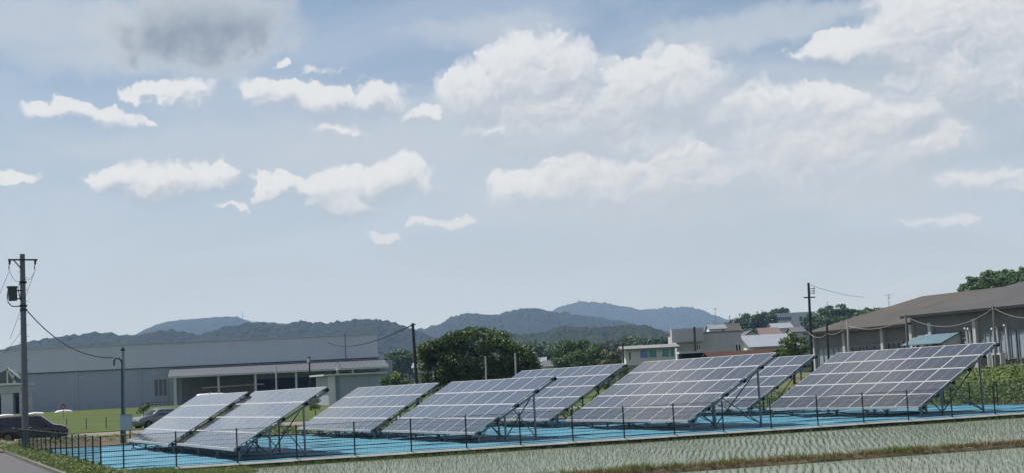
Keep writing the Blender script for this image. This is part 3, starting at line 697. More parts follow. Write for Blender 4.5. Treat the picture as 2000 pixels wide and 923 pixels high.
tree('broadleaf_tree', p, 'smaller tree at the right foot of the big round tree', 'tree', trunk_mesh(2.0, .12, 1.6, 23), [crown_mesh(w_, 3000, .25, M['leaf_dark'], seed=23)])
# saplings on the lawn
for (px, py, top, Y, lab) in ((278, 812, 786, 128, 'young round-headed sapling on the lawn beside the silver car'), (612, 800, 776, 136, 'staked dark sapling on the lawn left of the white shed')):
    p = stand(px, Y); z1 = at(px, top, Y).z; h_ = z1-p.z
    w_ = [(rng.uniform(-.35, .35), rng.uniform(-.35, .35), h_-.55+rng.uniform(-.42, .35), .28) for k in range(9)]
    tree('sapling', p, lab, 'sapling', trunk_mesh(h_*.75, .045, .4, int(px), 3), [crown_mesh(w_, 700, .13, M['leaf_dark'], seed=int(px))])
# hillside trees: prototypes copied one by one
def conifer_lobes(h, r, seed):
    rs = random.Random(seed); L = []
    for k in range(11):
        f = k/10; z = h*(.16+.82*f); rr = r*(1-f)**.8
        for a in range(max(1, int(5*(1-f))+1)):
            t = rs.uniform(0, 6.28); L.append((math.cos(t)*rr*.6, math.sin(t)*rr*.6, z, max(.25, rr*.45)))
    return L
protos = []
for s_ in range(3): L = conifer_lobes(10, 2.0, 30+s_); protos.append(('conifer_tree', trunk_mesh(8, .2, 1, 30+s_, 2), crown_mesh(L, 1100, .75, M['leaf_conifer'], .1, 30+s_)))
for s_ in range(3): L = lobes_round(3.6, 3.2, 4.4, 30, 40+s_, .18, .3); protos.append(('hill_tree', trunk_mesh(4, .25, 3, 40+s_, 4), crown_mesh(L, 1500, .75, M['leaf_dark'], .3, 40+s_)))
def place(kind, px, ytop, Y, label, group, z0=None, hz=None):
    n_, tm, cm = protos[kind]; top = at(px, ytop, Y); hh = 10.0 if kind < 3 else 8.0
    sc = hz/hh if hz else 1.0
    return tree(n_, (top.x, Y, top.z - hh*sc), label, 'tree', tm, [cm], group, rng.uniform(0, 6.28), sc)
G1 = 'trees along the hillside crest left of the tall pole'; G2 = 'trees on the hillside right of the tall pole'; G3 = 'trees on the dark hill above the warehouse roof'; G4 = 'dark tree belt below the green hill'
for k in range(24):
    px = 1345+6.6*k+rng.uniform(-3, 3); yt = np.interp(px, [1345, 1390, 1430, 1470, 1500, 1530], [660, 629, 615, 609, 600, 604])
    place(rng.choice([0, 1, 2, 3, 4]), px, yt+rng.uniform(-3, 7), 560+rng.uniform(-25, 25), 'one of the small dark trees stepping up the crest left of the school', G1, hz=rng.uniform(6, 9))
place(3, 1511, 599, 650, 'dark round clump standing tallest just left of the school roof', G1, hz=8)
place(4, 1528, 598, 650, 'dark round tree rising directly behind the left end of the school', G1, hz=8)
for k in range(26):
    px = 1588+6.4*k+rng.uniform(-3, 3); yt = np.interp(px, [1588, 1608, 1630, 1640, 1660, 1680, 1700, 1725, 1745], [606, 588, 592, 588, 594, 597, 592, 596, 600])
    place(rng.choice([0, 3, 4, 5, 5]), px, yt+rng.uniform(-1, 10), 470+rng.uniform(-25, 40), 'one of the dark evergreen trees massed right of the tall pole', G2, hz=rng.uniform(7, 9.5))
for k in range(16):
    px = 1590+10*k+rng.uniform(-3, 3); place(rng.choice([3, 4, 5]), px, 612+rng.uniform(-2, 8), 430+rng.uniform(-15, 15), 'one of the lower trees in front of the evergreen mass', G2, hz=rng.uniform(5, 7))
for k in range(34):
    px = 1876+5.6*k+rng.uniform(-4, 4); f = rng.random(); yt = np.interp(px, [1876, 1890, 1905, 1930, 1960, 2000, 2070], [560, 543, 530, 521, 511, 505, 498]) + f*28
    place(rng.choice([3, 4, 5]), px, yt, 285-40*f, 'one of the dense dark tree crowns on the hill above the warehouse', G3, hz=rng.uniform(4.5, 6.5))
for k in range(46):
    px = 1000+7.0*k+rng.uniform(-3, 3); yt = np.interp(px, [1000, 1030, 1060, 1100, 1150, 1200, 1250, 1300, 1330], [668, 660, 664, 664, 668, 660, 654, 656, 664])
    place(rng.choice([0, 1, 3, 4, 5]), px, yt+rng.uniform(-3, 9), 480+rng.uniform(-40, 40), 'one of the dark trees in the belt below the green hill', G4, hz=rng.uniform(7, 11))
for k in range(8):
    px = 770+7*k; place(rng.choice([3, 4, 5]), px, 682+rng.uniform(-4, 8), 420+rng.uniform(-20, 20), 'one of the distant dark trees between factory and leaning pole', 'distant trees right of the factory', hz=rng.uniform(7, 9))
for k in range(30):
    px = 1385+6.2*k+rng.uniform(-4, 4); place(rng.choice([3, 4, 5]), px, np.interp(px, [1385, 1450, 1500, 1570], [655, 640, 634, 646])+rng.uniform(-2, 12), 500+rng.uniform(-60, 20), 'one of the green trees among the hillside houses', 'trees among the hillside houses', hz=rng.uniform(4.5, 7))

# ------------------------------------------------------------------ buildings
def cladding(name, col, var2, pitch, depth, rough=.6, axis=0, metal=.1):
    """profiled sheet: ribs as fine relief, faint streaks"""
    m = mat(name, col, rough, metal, .6, .35, var2, spec=.3, streak=(1, 1, .25)); t = m.node_tree; b = t.nodes['Principled BSDF']; X.tree = t
    tc = t.nodes.new('ShaderNodeTexCoord'); sp = t.nodes.new('ShaderNodeSeparateXYZ'); t.links.new(tc.outputs['Object'], sp.inputs[0])
    s_ = X.m('SINE', X(sp.outputs[axis])*(2*math.pi/pitch)); bp = t.nodes.new('ShaderNodeBump'); bp.inputs['Distance'].default_value = depth; bp.inputs['Strength'].default_value = .6
    t.links.new(s_.k, bp.inputs['Height']); t.links.new(bp.outputs[0], b.inputs['Normal']); return m
M.update(
    fac_low=cladding('factory_cladding', (.36, .395, .46), (.32, .355, .42), .5, .02),
    fac_up=cladding('factory_roof_metal', (.54, .56, .59), (.48, .50, .53), .8, .02),
    fac_white=mat('pale_metal', (.55, .56, .56), .6, 0, .4, .4, (.5, .5, .5)),
    plaster=mat('grey_plaster', (.50, .51, .515), .9, 0, .8, .35, (.36, .365, .365), .2, 12),
    plaster_dark=mat('weathered_wall', (0.2132, 0.2066, 0.1927), .9, 0, .8, .5, (0.1558, 0.1517, 0.1394), .2, 12, streak=(1, 1, .35)),
    canopy=cladding('canopy_metal', (.080, .090, .105), (.062, .070, .082), .8, .02),
    white_wall=mat('white_wall', (.66, .66, .63), .85, 0, .5, .5, (.52, .52, .5)),
    tan_wall=mat('tan_wall', (.45, .37, .31), .85, 0, .5, .5, (.36, .3, .26)),
    roof_grey=cladding('corrugated_roof', (0.0738, 0.0672, 0.0582), (0.0328, 0.0303, 0.0271), .9, .06, .85, 1, 0),
    roof_slate=cladding('dark_corrugated_roof', (0.0697, 0.0697, 0.0689), (0.0369, 0.0369, 0.0385), .9, .06, .85, 1, 0),
    roof_tile=mat('dark_tiles', (.11, .115, .125), .7, 0, .6, 1.0, (.07, .07, .08), .6, 6),
    roof_blue=mat('blue_metal_roof', (0.1066, 0.1804, 0.2214), .6, .05, .7, 1.6, (0.0656, 0.1066, 0.1230)), roof_slateblue=mat('slate_blue_roof', (.17, .20, .23), .7, 0, .5, 1, (.12, .14, .16)),
    roof_dull=mat('dull_metal_roof', (0.2132, 0.2214, 0.2214), .6, .05, .6, .8, (0.1312, 0.1312, 0.1312)), roof_white=mat('bright_metal_roof', (.25, .27, .30), .4, .1, .4, .5, (.20, .215, .24)),
    roof_rust=mat('rusty_roof', (.065, .026, .018), .85, 0, .8, 1.1, (.03, .02, .017)),
    roof_pink=mat('faded_red_roof', (.15, .115, .105), .85, 0, .5, 1.0, (.11, .09, .085)),
    glass=mat('window_glass', (.03, .04, .05), .08, spec=.6),
    glass_teal=mat('window_teal_blind', (.03, .26, .24), .15, 0, .5, .9, (.03, .10, .20), spec=.6),
    glass_blue=mat('window_blue_blind', (.07, .20, .46), .15, 0, .5, .9, (.03, .09, .2), spec=.6),
    curtain=mat('window_pale_curtain', (.30, .37, .42), .4, 0, .6, 3, (.17, .23, .28), spec=.5, streak=(6, 6, .2)),
    dark=mat('dark_interior', (.012, .012, .014), .9),  # near-black, carries the shade of openings; insulators use it too
    steel_dark=mat('dark_pole_paint', (.035, .038, .04), .6),
    white=mat('white_paint', (.72, .72, .70), .5, 0, .3, 1.5, (.6, .6, .58)),
    cable=mat('cable_black', (.02, .02, .022), .6), cable_white=mat('cable_guard', (.30, .295, .28), .7),
    red=mat('sign_red', (.30, .03, .04), .5),
)
def quadwin(parent, name, a, b_, z0, z1, out, m, frame=None, mull=1, depth=.05, fw=.06):
    """window set in a wall from plan point a to b: pane behind a real frame with mullions"""
    a, b_, out = Vector((*a[:2], 0)), Vector((*b_[:2], 0)), Vector((*out[:2], 0)).normalized(); d = (b_-a).normalized(); L = (b_-a).length
    w = MB(); c = a + out*(depth*.4); w.prism([c+Vector((0, 0, z0)), c+d*L+Vector((0, 0, z0)), c+d*L+Vector((0, 0, z1)), c+Vector((0, 0, z1))], (0, 0, 0), out*.01)
    o = w.build(name, m, parent); f = MB(); zz = Vector((0, 0, 1)); c2 = a + out*depth*.9
    for q in range(mull+1):
        p = c2 + d*(L*q/mull); f.beam(p+zz*(z0-fw/2), p+zz*(z1+fw/2), fw, depth, up=out)
    for z in (z0, z1): f.beam(c2+zz*z+out*.004, c2+d*L+zz*z+out*.004, depth, fw)
    f.build('frame', frame or M['fac_white'], o); return o
def wall_pt(A, d, t): return A + d*t

# --- grey factory on the left
A = at(-330, 760, 231); B = at(741, 760, 247); A.z = B.z = 0
fd = (B-A).normalized(); fn_ = Vector((fd.y, -fd.x, 0)); fb = -fn_; FL = (B-A).length
z0, zl, zt = 1.0, 7.75, 11.75
fac = empty('factory', A, 'long grey factory hall with a loading canopy behind the lawn', 'building')
def FP(t, out, z): return fd*t + fn_*out + Vector((0, 0, z))       # relative to the factory's corner
q = MB(); q.prism([FP(0, 0, z0), FP(FL, 0, z0), FP(FL, -46, z0), FP(0, -46, z0)], (0, 0, 0), (0, 0, zl-z0)); q.build('wall', M['fac_low'], fac)
q = MB(); g = [FP(-.2, .12, zl+.12), FP(FL+.05, .12, zl+.12), FP(FL+.05, -46, zl+.12), FP(-.2, -46, zl+.12), FP(-.2, -.5, zt), FP(FL-.05, -.5, zt), FP(FL-.3, -45, zt), FP(-.2, -45, zt)]
q.add(g, [(0, 1, 5, 4), (1, 2, 6, 5), (2, 3, 7, 6), (3, 0, 4, 7), (4, 5, 6, 7), (3, 2, 1, 0)]); q.build('upper_cladding', M['fac_up'], fac)
MB().beam(FP(-.1, .10, zl+.05), FP(FL+.1, .10, zl+.05), .22, .12).build('trim', M['steel_dark'], fac)
def ft_(px):                                                       # picture column -> distance along the factory front
    r = ray(px, 760); n_ = A.x*fn_.x + A.y*fn_.y; k = n_/(r.x*fn_.x + r.y*fn_.y); return (Vector((r.x*k, r.y*k, 0))-A).dot(fd)
# right wing, lower, with the end face
q = MB(); t0, t1 = ft_(436), ft_(768); q.prism([FP(FL+.02, .4, z0), FP(t1, .4, z0), FP(t1, -30, z0), FP(FL+.02, -30, z0)], (0, 0, 0), (0, 0, 7.3-z0)); q.build('side_wing', M['fac_low'], fac)
# canopy with sloped roof, white fascia gutter and posts
ca, cb = ft_(333), ft_(752)
cz = lambda t: 0
cr = MB(); cr.prism([FP(ca, .14, 7.55), FP(ca, 8.6, 6.15), FP(ca, 8.6, 5.98), FP(ca, .14, 7.38)], (0, 0, 0), fd*(cb-ca)); cr.build('canopy_roof', M['canopy'], fac)
MB().beam(FP(ca, 8.68, 6.0), FP(cb, 8.68, 6.0), .16, .20).build('gutter', M['fac_white'], fac)
for px in (349, 432, 503, 581, 690):
    t = ft_(px)*.985+.6; o = MB().beam(FP(t, 8.3, .9), FP(t, 8.3, 6.0), .42 if px == 349 else .30).build('canopy_post', M['fac_up'], fac)
MB().prism([FP(ft_(355), .05, 1.1), FP(ft_(494), .05, 1.1), FP(ft_(494), .05, 5.9), FP(ft_(355), .05, 5.9)], (0, 0, 0), fn_*.03).build('canopy_wall', M['plaster_dark'], fac)
MB().prism([FP(ft_(499), .05, 1.1), FP(ft_(640), .05, 1.1), FP(ft_(640), .05, 5.2), FP(ft_(499), .05, 5.2)], (0, 0, 0), fn_*.04).build('loading_opening', M['dark'], fac)  # near-black plate, painted for the shade inside the open bay
MB().prism([FP(ft_(650), .05, 3.6), FP(ft_(735), .05, 3.6), FP(ft_(735), .05, 5.6), FP(ft_(650), .05, 5.6)], (0, 0, 0), fn_*.05).build('loading_opening', M['dark'], fac)
MB().beam(FP(ft_(395), .5, 4.2), FP(ft_(515), .5, 4.35), .2, .25).build('pipe', M['white'], fac)
quadwin(fac, 'window', FP(ft_(301), .02, 0), FP(ft_(327), .02, 0), 3.2, 6.0, fn_, M['glass'], M['fac_white'], 3, .08, .11)
MB().prism([FP(ft_(331), .10, 1.0), FP(ft_(345), .10, 1.0), FP(ft_(345), .10, 6.2), FP(ft_(331), .10, 6.2)], (0, 0, 0), fn_*.3).build('pier', M['plaster'], fac)
for px in (-100, 20, 150, 275): MB().tube(FP(ft_(px), .14, 1.2), FP(ft_(px), .14, zl), .07).build('downpipe', M['fac_up'], fac)
MB().beam(FP(-.2, -.45, zt+.03), FP(FL, -.45, zt+.03), .30, .10).build('roof_flashing', M['fac_white'], fac)
for px, h_ in ((677, 12.1),): t = ft_(px); MB().tube(FP(t, 1, 4.5), FP(t, 1, h_), .06).build('downpipe', M['steel_dark'], fac)
# entrance porch at the far left
pc = at(-60, 770, 222); pr = empty('entrance_porch', (pc.x, pc.y, 0), 'small gabled entrance porch at the left edge before the factory', 'porch')
pw = at(46, 770, 222).x - pc.x
def PP(x, y, z): return Vector((x, y, z))
for x0_, x1_ in ((0, pw*.42), (pw*.585, pw*.80), (pw*.92, pw)): MB().box(((x0_+x1_)/2, 2, 2.9), (x1_-x0_, 4, 3.6)).build('pillar', M['fac_white'], pr)
MB().box((pw/2, 2.5, 2.7), (pw*.98, 2.4, 3.0)).build('doorway', M['dark'], pr)
MB().box((pw/2, 2, 5.25), (pw+.3, 4.3, 1.1)).build('lintel', M['plaster'], pr); MB().box((pw/2, 1.9, 6.0), (pw+.6, 4.6, .25)).build('fascia', M['white'], pr)
gx = pw*.72
MB().prism([Vector((gx-3.2, -.1, 6.2)), Vector((gx+1.6, -.1, 6.2)), Vector((gx+1.6, -.1, 6.9)), Vector((gx, -.1, 8.3)), Vector((gx-3.2, -.1, 6.9))], (0, 0, 0), (0, 3.6, 0)).build('gable_glass', M['glass'], pr)
for a_, b_ in (((gx-3.4, 6.9), (gx, 8.45)), ((gx, 8.45), (gx+1.9, 6.8)), ((gx, 6.2), (gx, 8.4)), ((gx+.9, 6.2), (gx+.9, 7.6)), ((gx-1.4, 6.2), (gx-1.4, 7.8)), ((gx, 8.3), (gx+1.2, 6.2))):
    MB().beam((a_[0], -.22, a_[1]), (b_[0], -.22, b_[1]), .2, .22, up=(0, 1, 0)).build('gable_bar', M['white'], pr)
# small white shed
s0 = at(641, 760, 150); s1 = at(741, 760, 153); zs0 = 1.1
sh = empty('shed', (s0.x, s0.y, 0), 'small flat-roofed white shed in front of the factory canopy', 'shed')
sw = (s1-s0).xy.length; sa = math.atan2(s1.y-s0.y, s1.x-s0.x); sh.rotation_euler = (0, 0, sa-.10)
MB().box((sw/2, 1.9, (zs0+4.02)/2), (sw, 3.8, 4.02-zs0)).build('wall', M['fac_low'], sh)
MB().box((.38, -.02, (zs0+4.0)/2), (.74, .06, 3.98-zs0)).build('door', M['white'], sh)
MB().box((sw/2-.05, 1.8, 4.10), (sw+1.1, 4.6, .16)).build('roof', M['fac_white'], sh)
pq = MB().tube((1.02, -.12, zs0), (1.02, -.12, 4.55), .12).build('vent_pipe', M['galv'], sh); MB().tube((1.02, -.12, 4.55), (1.02, -.12, 4.75), .17).build('cap', M['white'], pq)

# --- generic box building with pitched or flat roof, given by picture columns
def house(name, px0, px1, ytop, ybase, Y, depth, label, wall, roof, kind='gable', rh=.35, yaw=0.0, wins=(), cat='house', zbase=None, over=.25, group=None):
    a, b_ = at(px0, ytop, Y), at(px1, ytop, Y); zt = (a.z+b_.z)/2; zb = at((px0+px1)/2, ybase, Y).z if zbase is None else zbase
    w = abs(b_.x-a.x); t = empty(name, (a.x, Y, 0), label, cat, group, yaw); h = zt-zb; he = zt-(h*rh if kind != 'flat' else 0)
    MB().box((w/2, depth/2, (zb+he)/2), (w, depth, he-zb)).build('wall', wall, t)
    if kind == 'flat': MB().box((w/2, depth/2, he+.10), (w+over, depth+over, .2)).build('roof', roof, t)
    else:
        q = MB()
        if kind == 'gable':      # ridge runs across the picture: roof slope faces the camera
            pf = [Vector((-over, -over, he-.05)), Vector((-over, depth/2, zt)), Vector((-over, depth+over, he-.05)), Vector((-over, depth+over, he-.22)), Vector((-over, depth/2, zt-.17)), Vector((-over, -over, he-.22))]
            q.prism(pf, (0, 0, 0), (w+2*over, 0, 0))
            g_ = MB().prism([Vector((.02, 0, he)), Vector((.02, depth/2, zt-.2)), Vector((.02, depth, he))], (0, 0, 0), (w-.04, 0, 0)); g_.build('gable', wall, t)
        else:                    # gable end faces the camera
            pf = [Vector((-over, -over, he-.05)), Vector((w/2, -over, zt)), Vector((w+over, -over, he-.05)), Vector((w+over, -over, he-.22)), Vector((w/2, -over, zt-.17)), Vector((-over, -over, he-.22))]
            q.prism(pf, (0, 0, 0), (0, depth+2*over, 0))
            MB().prism([Vector((0, .02, he)), Vector((w/2, .02, zt-.2)), Vector((w, .02, he))], (0, 0, 0), (0, depth-.04, 0)).build('gable', wall, t)
        q.build('roof', roof, t)
    for (fx0, fx1, fz0, fz1, gm, mu) in wins:
        quadwin(t, 'window', (w*fx0, -.0), (w*fx1, -.0), zb+(he-zb)*fz0, zb+(he-zb)*fz1, (0, -1), M[gm], M['white'], mu, .06, .09)
    return t
# concrete two-storey block and its low wing with coloured blinds
blk = house('concrete_building', 1320, 1447, 650, 712, 168, 9, 'flat-roofed grey concrete building in the centre right behind the arrays', M['plaster'], M['plaster_dark'], 'flat', wins=((.30, .37, .50, .68, 'glass', 2), (.90, .985, .38, .62, 'glass', 2)), cat='building', over=-.1)
MB().box((1.2, -.5, blk.children[0].bound_box[1][2]-.30), (3.6, 1.4, 1.5)).build('parapet', M['plaster'], blk)
house('low_building', 1221, 1318, 671, 710, 160, 6, 'long low pale building with teal and blue window blinds', M['white_wall'], M['roof_dull'], 'gable', .16, wins=((.05, .11, .3, .8, 'glass', 1), (.28, .45, .36, .90, 'glass_blue', 1), (.46, .63, .36, .90, 'glass_teal', 1), (.72, .88, .36, .90, 'glass_teal', 1), (.89, .985, .36, .90, 'glass_teal', 1)), cat='building', over=.5)
house('rusty_shed', 1388, 1516, 682, 712, 140, 5, 'long low shed with dark rusty brown roof edge behind the middle array', M['plaster_dark'], M['roof_rust'], 'gable', .30, cat='shed', over=.3)
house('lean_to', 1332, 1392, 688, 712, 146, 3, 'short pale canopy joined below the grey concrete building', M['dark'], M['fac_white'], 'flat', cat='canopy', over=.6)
house('metal_roof_building', 1470, 1556, 648, 705, 178, 14, 'low building with a bright white metal roof left of the bushy tree', M['white_wall'], M['roof_white'], 'gable', .45, cat='building', over=.6)
HG = 'houses on the hillside'
house('house', 1386, 1418, 631, 650, 330, 8, 'blue-grey roofed house on the hillside under the thin aerial mast', M['white_wall'], M['roof_slateblue'], 'gable', .5, wins=((.7, .9, .2, .8, 'glass', 1),), group=HG)
house('house', 1419, 1447, 629, 652, 340, 8, 'house with a broad dull olive roof above the concrete building', M['plaster'], M['roof_grey'], 'gable', .7, group=HG)
house('house', 1452, 1485, 643, 668, 230, 8, 'dark tiled gabled house directly right of the concrete building', M['plaster'], M['roof_tile'], 'end', .5, wins=((.2, .5, .2, .7, 'glass', 2),), group=HG)
house('house', 1487, 1524, 637, 662, 260, 8, 'pinkish roofed house left of the tall pole', M['tan_wall'], M['roof_pink'], 'gable', .55, wins=((.2, .5, .2, .7, 'glass', 2),), group=HG)
house('house', 1510, 1548, 628, 650, 330, 8, 'pale roofed house below the school on the hillside', M['white_wall'], M['roof_white'], 'gable', .5, group=HG)
house('house', 1548, 1572, 636, 656, 290, 7, 'small grey roofed house just left of the tall pole', M['plaster'], M['roof_tile'], 'gable', .5, group=HG)
for k, (a_, b_, t_, Y_, rf, lab) in enumerate(((1036, 1052, 700, 300, 'roof_tile', 'leftmost tiny grey roofed house between the big trees'), (1050, 1066, 696, 320, 'roof_white', 'tiny pale roofed house in the middle between the big trees'), (1062, 1078, 702, 280, 'roof_tile', 'rightmost tiny dark roofed house between the big trees'), (806, 820, 706, 210, 'roof_white', 'small pale roofed house beside the leaning pole'), (1022, 1042, 712, 230, 'roof_white', 'white roofed hut low at the right foot of the big round tree'))):
    house('house', a_, b_, t_, 726, Y_, 7, lab, M['white_wall'], M[rf], 'gable', .5, group='distant small houses')
sc_ = house('school_building', 1508, 1592, 610, 645, 600, 10, 'long white school building on the hill left of the tall pole', M['white_wall'], M['white'], 'flat', wins=((.03, .44, .60, .82, 'glass', 8), (.03, .44, .25, .45, 'glass', 8), (.62, .70, .5, .8, 'glass', 1)), cat='building')

# --- corrugated warehouse on the right: front runs along the plot grid
WA = Vector((36.2, 109.5, 0)); wd = Vector((-math.cos(AZ), math.sin(AZ), 0)); wn = Vector((-wd.y, wd.x, 0)); wn = wn if wn.dot(Vector((-1, 0, 0))) > 0 else -wn
def wt(px): r = ray(px, 700); nn_ = WA.dot(wn); k = nn_/(r.x*wn.x+r.y*wn.y); return (Vector((r.x*k, r.y*k, 0))-WA).dot(wd)
def WPt(t, out, z): return wd*t + wn*out + Vector((0, 0, z))
wh = empty('warehouse', WA, 'long corrugated-roof warehouse with weathered grey walls on the right', 'warehouse')
ta, tb, tc_ = wt(2120), wt(1793), wt(1588)      # right end, junction, left end
def wall_box(name, t0, t1, out, z0, z1, m, dp): q = MB(); q.prism([WPt(t0, out, z0), WPt(t1, out, z0), WPt(t1, out-dp, z0), WPt(t0, out-dp, z0)], (0, 0, 0), (0, 0, z1-z0)); return q.build(name, m, wh)
wall_box('wall', ta, tb, .45, .8, 6.0, M['plaster_dark'], 30); wall_box('wall', tb+.02, tc_, 0, .8, 5.4, M['plaster_dark'], 30)
def slope(name, t0, t1, out, ze, zr, dp, m):
    q = MB(); pf = [WPt(t0, out, ze), WPt(t0, out-dp, zr), WPt(t0, out-2*dp, ze), WPt(t0, out-2*dp, ze-.2), WPt(t0, out-dp, zr-.2), WPt(t0, out, ze-.2)]
    q.prism(pf, (0, 0, 0), wd*(t1-t0)); o = q.build(name, m, wh)
    MB().beam(WPt(t0, out+.08, ze-.12), WPt(t1, out+.08, ze-.12), .14, .20).build('eave_gutter', M['steel_dark'], wh); return o
slope('roof', ta, tb+.4, 1.0, 6.12, 8.75, 13, M['roof_slate']); slope('roof', tb+.45, tc_+.3, .55, 5.52, 8.5, 13.3, M['roof_grey'])
for px, o_ in ((1595, 0), (1655, 0), (1730, 0), (1796, .45), (1834, .45), (1922, .45)):
    MB().box((0, 0, 0), (.34, .34, 4.6)).build('pilaster', M['plaster'], wh, loc=WPt(wt(px), o_+.12, 3.1), rz=math.atan2(wd.y, wd.x))
def wwin(px0, px1, z0, z1, out, m, mull): return quadwin(wh, 'window', WPt(wt(px0), out, 0), WPt(wt(px1), out, 0), z0, z1, wn, M[m], M['galv'], mull, .07, .10)
wwin(1601, 1650, 2.3, 4.0, .02, 'curtain', 5); wwin(1666, 1724, 3.0, 4.0, .02, 'glass', 4); wwin(1737, 1768, 3.1, 4.1, .02, 'glass', 3)
wwin(1895, 1919, 2.6, 4.0, .47, 'curtain', 3); wwin(1938, 1999, 2.3, 4.3, .47, 'curtain', 6); wwin(2004, 2080, 2.3, 4.3, .47, 'curtain', 6)
wall_box('dark_doorway', wt(1791), wt(1776), .06, 1.2, 5.1, M['dark'], .05)  # thin black plate, shade of the recess put into its colour
for px, z_ in ((1803, 4.2), (1829, 4.4), (1905, 4.7), (1911, 4.65), (1958, 4.5), (1965, 4.6), (1983, 4.7)):
    t = wt(px); o = MB().path([WPt(t, .55, 2.2), WPt(t, .62, z_), WPt(t, .80, z_+.05)], .085, 8).build('vent_pipe', M['fac_white'], wh)
# lean-to with blue roof
lt = empty('lean_to_shed', WA, 'small lean-to shed with a faded blue metal roof against the warehouse', 'shed')
t0, t1 = wt(1892), wt(1812)
pf = [WPt(t0, .5, 4.55), WPt(t0, 2.5, 3.75), WPt(t0, 2.5, 3.68), WPt(t0, .5, 4.48)]; MB().prism(pf, (0, 0, 0), wd*(t1-t0)).build('roof', M['roof_blue'], lt)
MB().prism([WPt(t0+.1, .5, 1.4), WPt(t0+.1, 2.3, 1.4), WPt(t0+.1, 2.3, 3.7), WPt(t0+.1, .5, 4.45)], (0, 0, 0), wd*.06).build('wall', M['plaster'], lt)
MB().prism([WPt(t0+.2, .55, 1.4), WPt(t1-.2, .55, 1.4), WPt(t1-.2, .55, 3.6), WPt(t0+.2, .55, 3.6)], (0, 0, 0), wn*.03).build('doorway', M['dark'], lt)
for t in (t0+.25, t1-.2): MB().beam(WPt(t, 2.3, 1.2), WPt(t, 2.3, 3.72), .1).build('post', M['wood'], lt)
# air conditioners beside the wall
def aircon(px, out, w, h, lab):
    t = wt(px); p = WA + WPt(t, out, 0); zg = gz(p); o = empty('air_conditioner', (p.x, p.y, zg+.1), lab, 'air conditioner', 'air conditioners by the warehouse wall', math.atan2(wd.y, wd.x))
    MB().box((0, 0, h/2), (w, .45, h)).build('casing', M['fac_white'], o); MB().box((0, -.235*(-1), h*.55), (w*.8, .02, h*.7)).build('grille', M['steel_dark'], o)
    for k in (-1, 1): MB().box((k*w*.35, 0, -.06), (.08, .5, .12)).build('foot', M['concrete'], o)
aircon(1949, 1.1, .95, 1.35, 'tall grey air conditioner nearest the right array corner'); aircon(1976, 1.2, .95, 1.4, 'tall air conditioner second from the array corner by the wall')

# ------------------------------------------------------------------ poles, cables, signs
def pole(name, base, top, r0, r1, m, label, cat='utility pole', group=None, n=12):
    base, top = Vector(base), Vector(top); t = empty(name, base, label, cat, group); MB().tube((0, 0, -.3), top-base, r0, r1, n).build('shaft', m, t, smooth=False); return t
def sag(p, q, s_, n=18): p, q = Vector(p), Vector(q); return [p.lerp(q, k/n) - Vector((0, 0, s_*4*(k/n)*(1-k/n))) for k in range(n+1)]
# main pole at the left with transformer
Yp = 88.0; pb = at(50, 862, Yp); pb.z = 0; pt = at(43.5, 495, Yp)
up_ = pole('utility_pole', pb, pt, .21, .15, M['pole'], 'tall grey utility pole with transformer and crossarm at the left')
def rel(px, py, dy=0.0): return at(px, py, Yp+dy) - pb
MB().beam(rel(16, 506, -.2), rel(73, 506, -.2), .09, .09).build('crossarm', M['steel_dark'], up_)
MB().beam(rel(27, 507, -.22), rel(41, 523, -.22), .06).build('arm_brace', M['steel_dark'], up_)
for x, y in ((19, 511), (69, 511)): o = MB().tube(rel(x, y-4, -.2), rel(x-.5, y+5, -.2), .075, .05).build('insulator', M['dark'], up_); MB().tube(rel(x-1.5, y+6, -.2), rel(x-1.5, y+14, -.2), .03).build('clamp', M['black'], o)
tr_ = MB().tube(rel(24, 561, -.35), rel(25.5, 586, -.35), .27, .25, 16).build('transformer', M['dark_steel'], up_); MB().tube(rel(24, 558, -.35), rel(24, 561.5, -.35), .33, .31, 16).build('lid', M['dark_steel'], tr_)
MB().beam(rel(33, 566, -.3), rel(45, 566, -.1), .07).build('bracket', M['steel_dark'], up_); MB().beam(rel(33, 582, -.3), rel(45, 582, -.1), .07).build('bracket', M['steel_dark'], up_)
MB().path([rel(16, 564, -.4), rel(14, 580, -.4), rel(16, 590, -.4), rel(24, 597, -.4), rel(34, 597, -.3), rel(45, 594, -.1)], .035).build('lead', M['cable'], up_)
MB().path([rel(38, 552, -.2), rel(36, 566, -.2), rel(40, 585, -.2)], .03).build('lead', M['cable'], up_)
for y in (550, 596, 604): MB().tube(rel(44.4+(y-500)*.016, y-2.0), rel(44.4+(y-500)*.016, y+2.0), .225).build('band', M['steel_dark'], up_)
for k in range(26):
    y = 530+k*11.5; x = 44+(y-500)*.0165; s_ = 1 if k % 2 else -1; MB().tube(rel(x, y, 0), rel(x+s_*10, y-.6, 0), .011, n=5).build('step_bolt', M['steel_dark'], up_)
for a_, b_, s_ in (((19, 525), (-60, 720), 0), ((69, 525), (20, 660), 0), ((40, 648), (8, 688), .05), ((19, 528), (40, 546), .3), ((68, 528), (48, 543), .25)):
    MB().path(sag(rel(*a_, -.2), rel(*b_, 0), s_, 10), .012, 5).build('wire', M['cable'], up_)
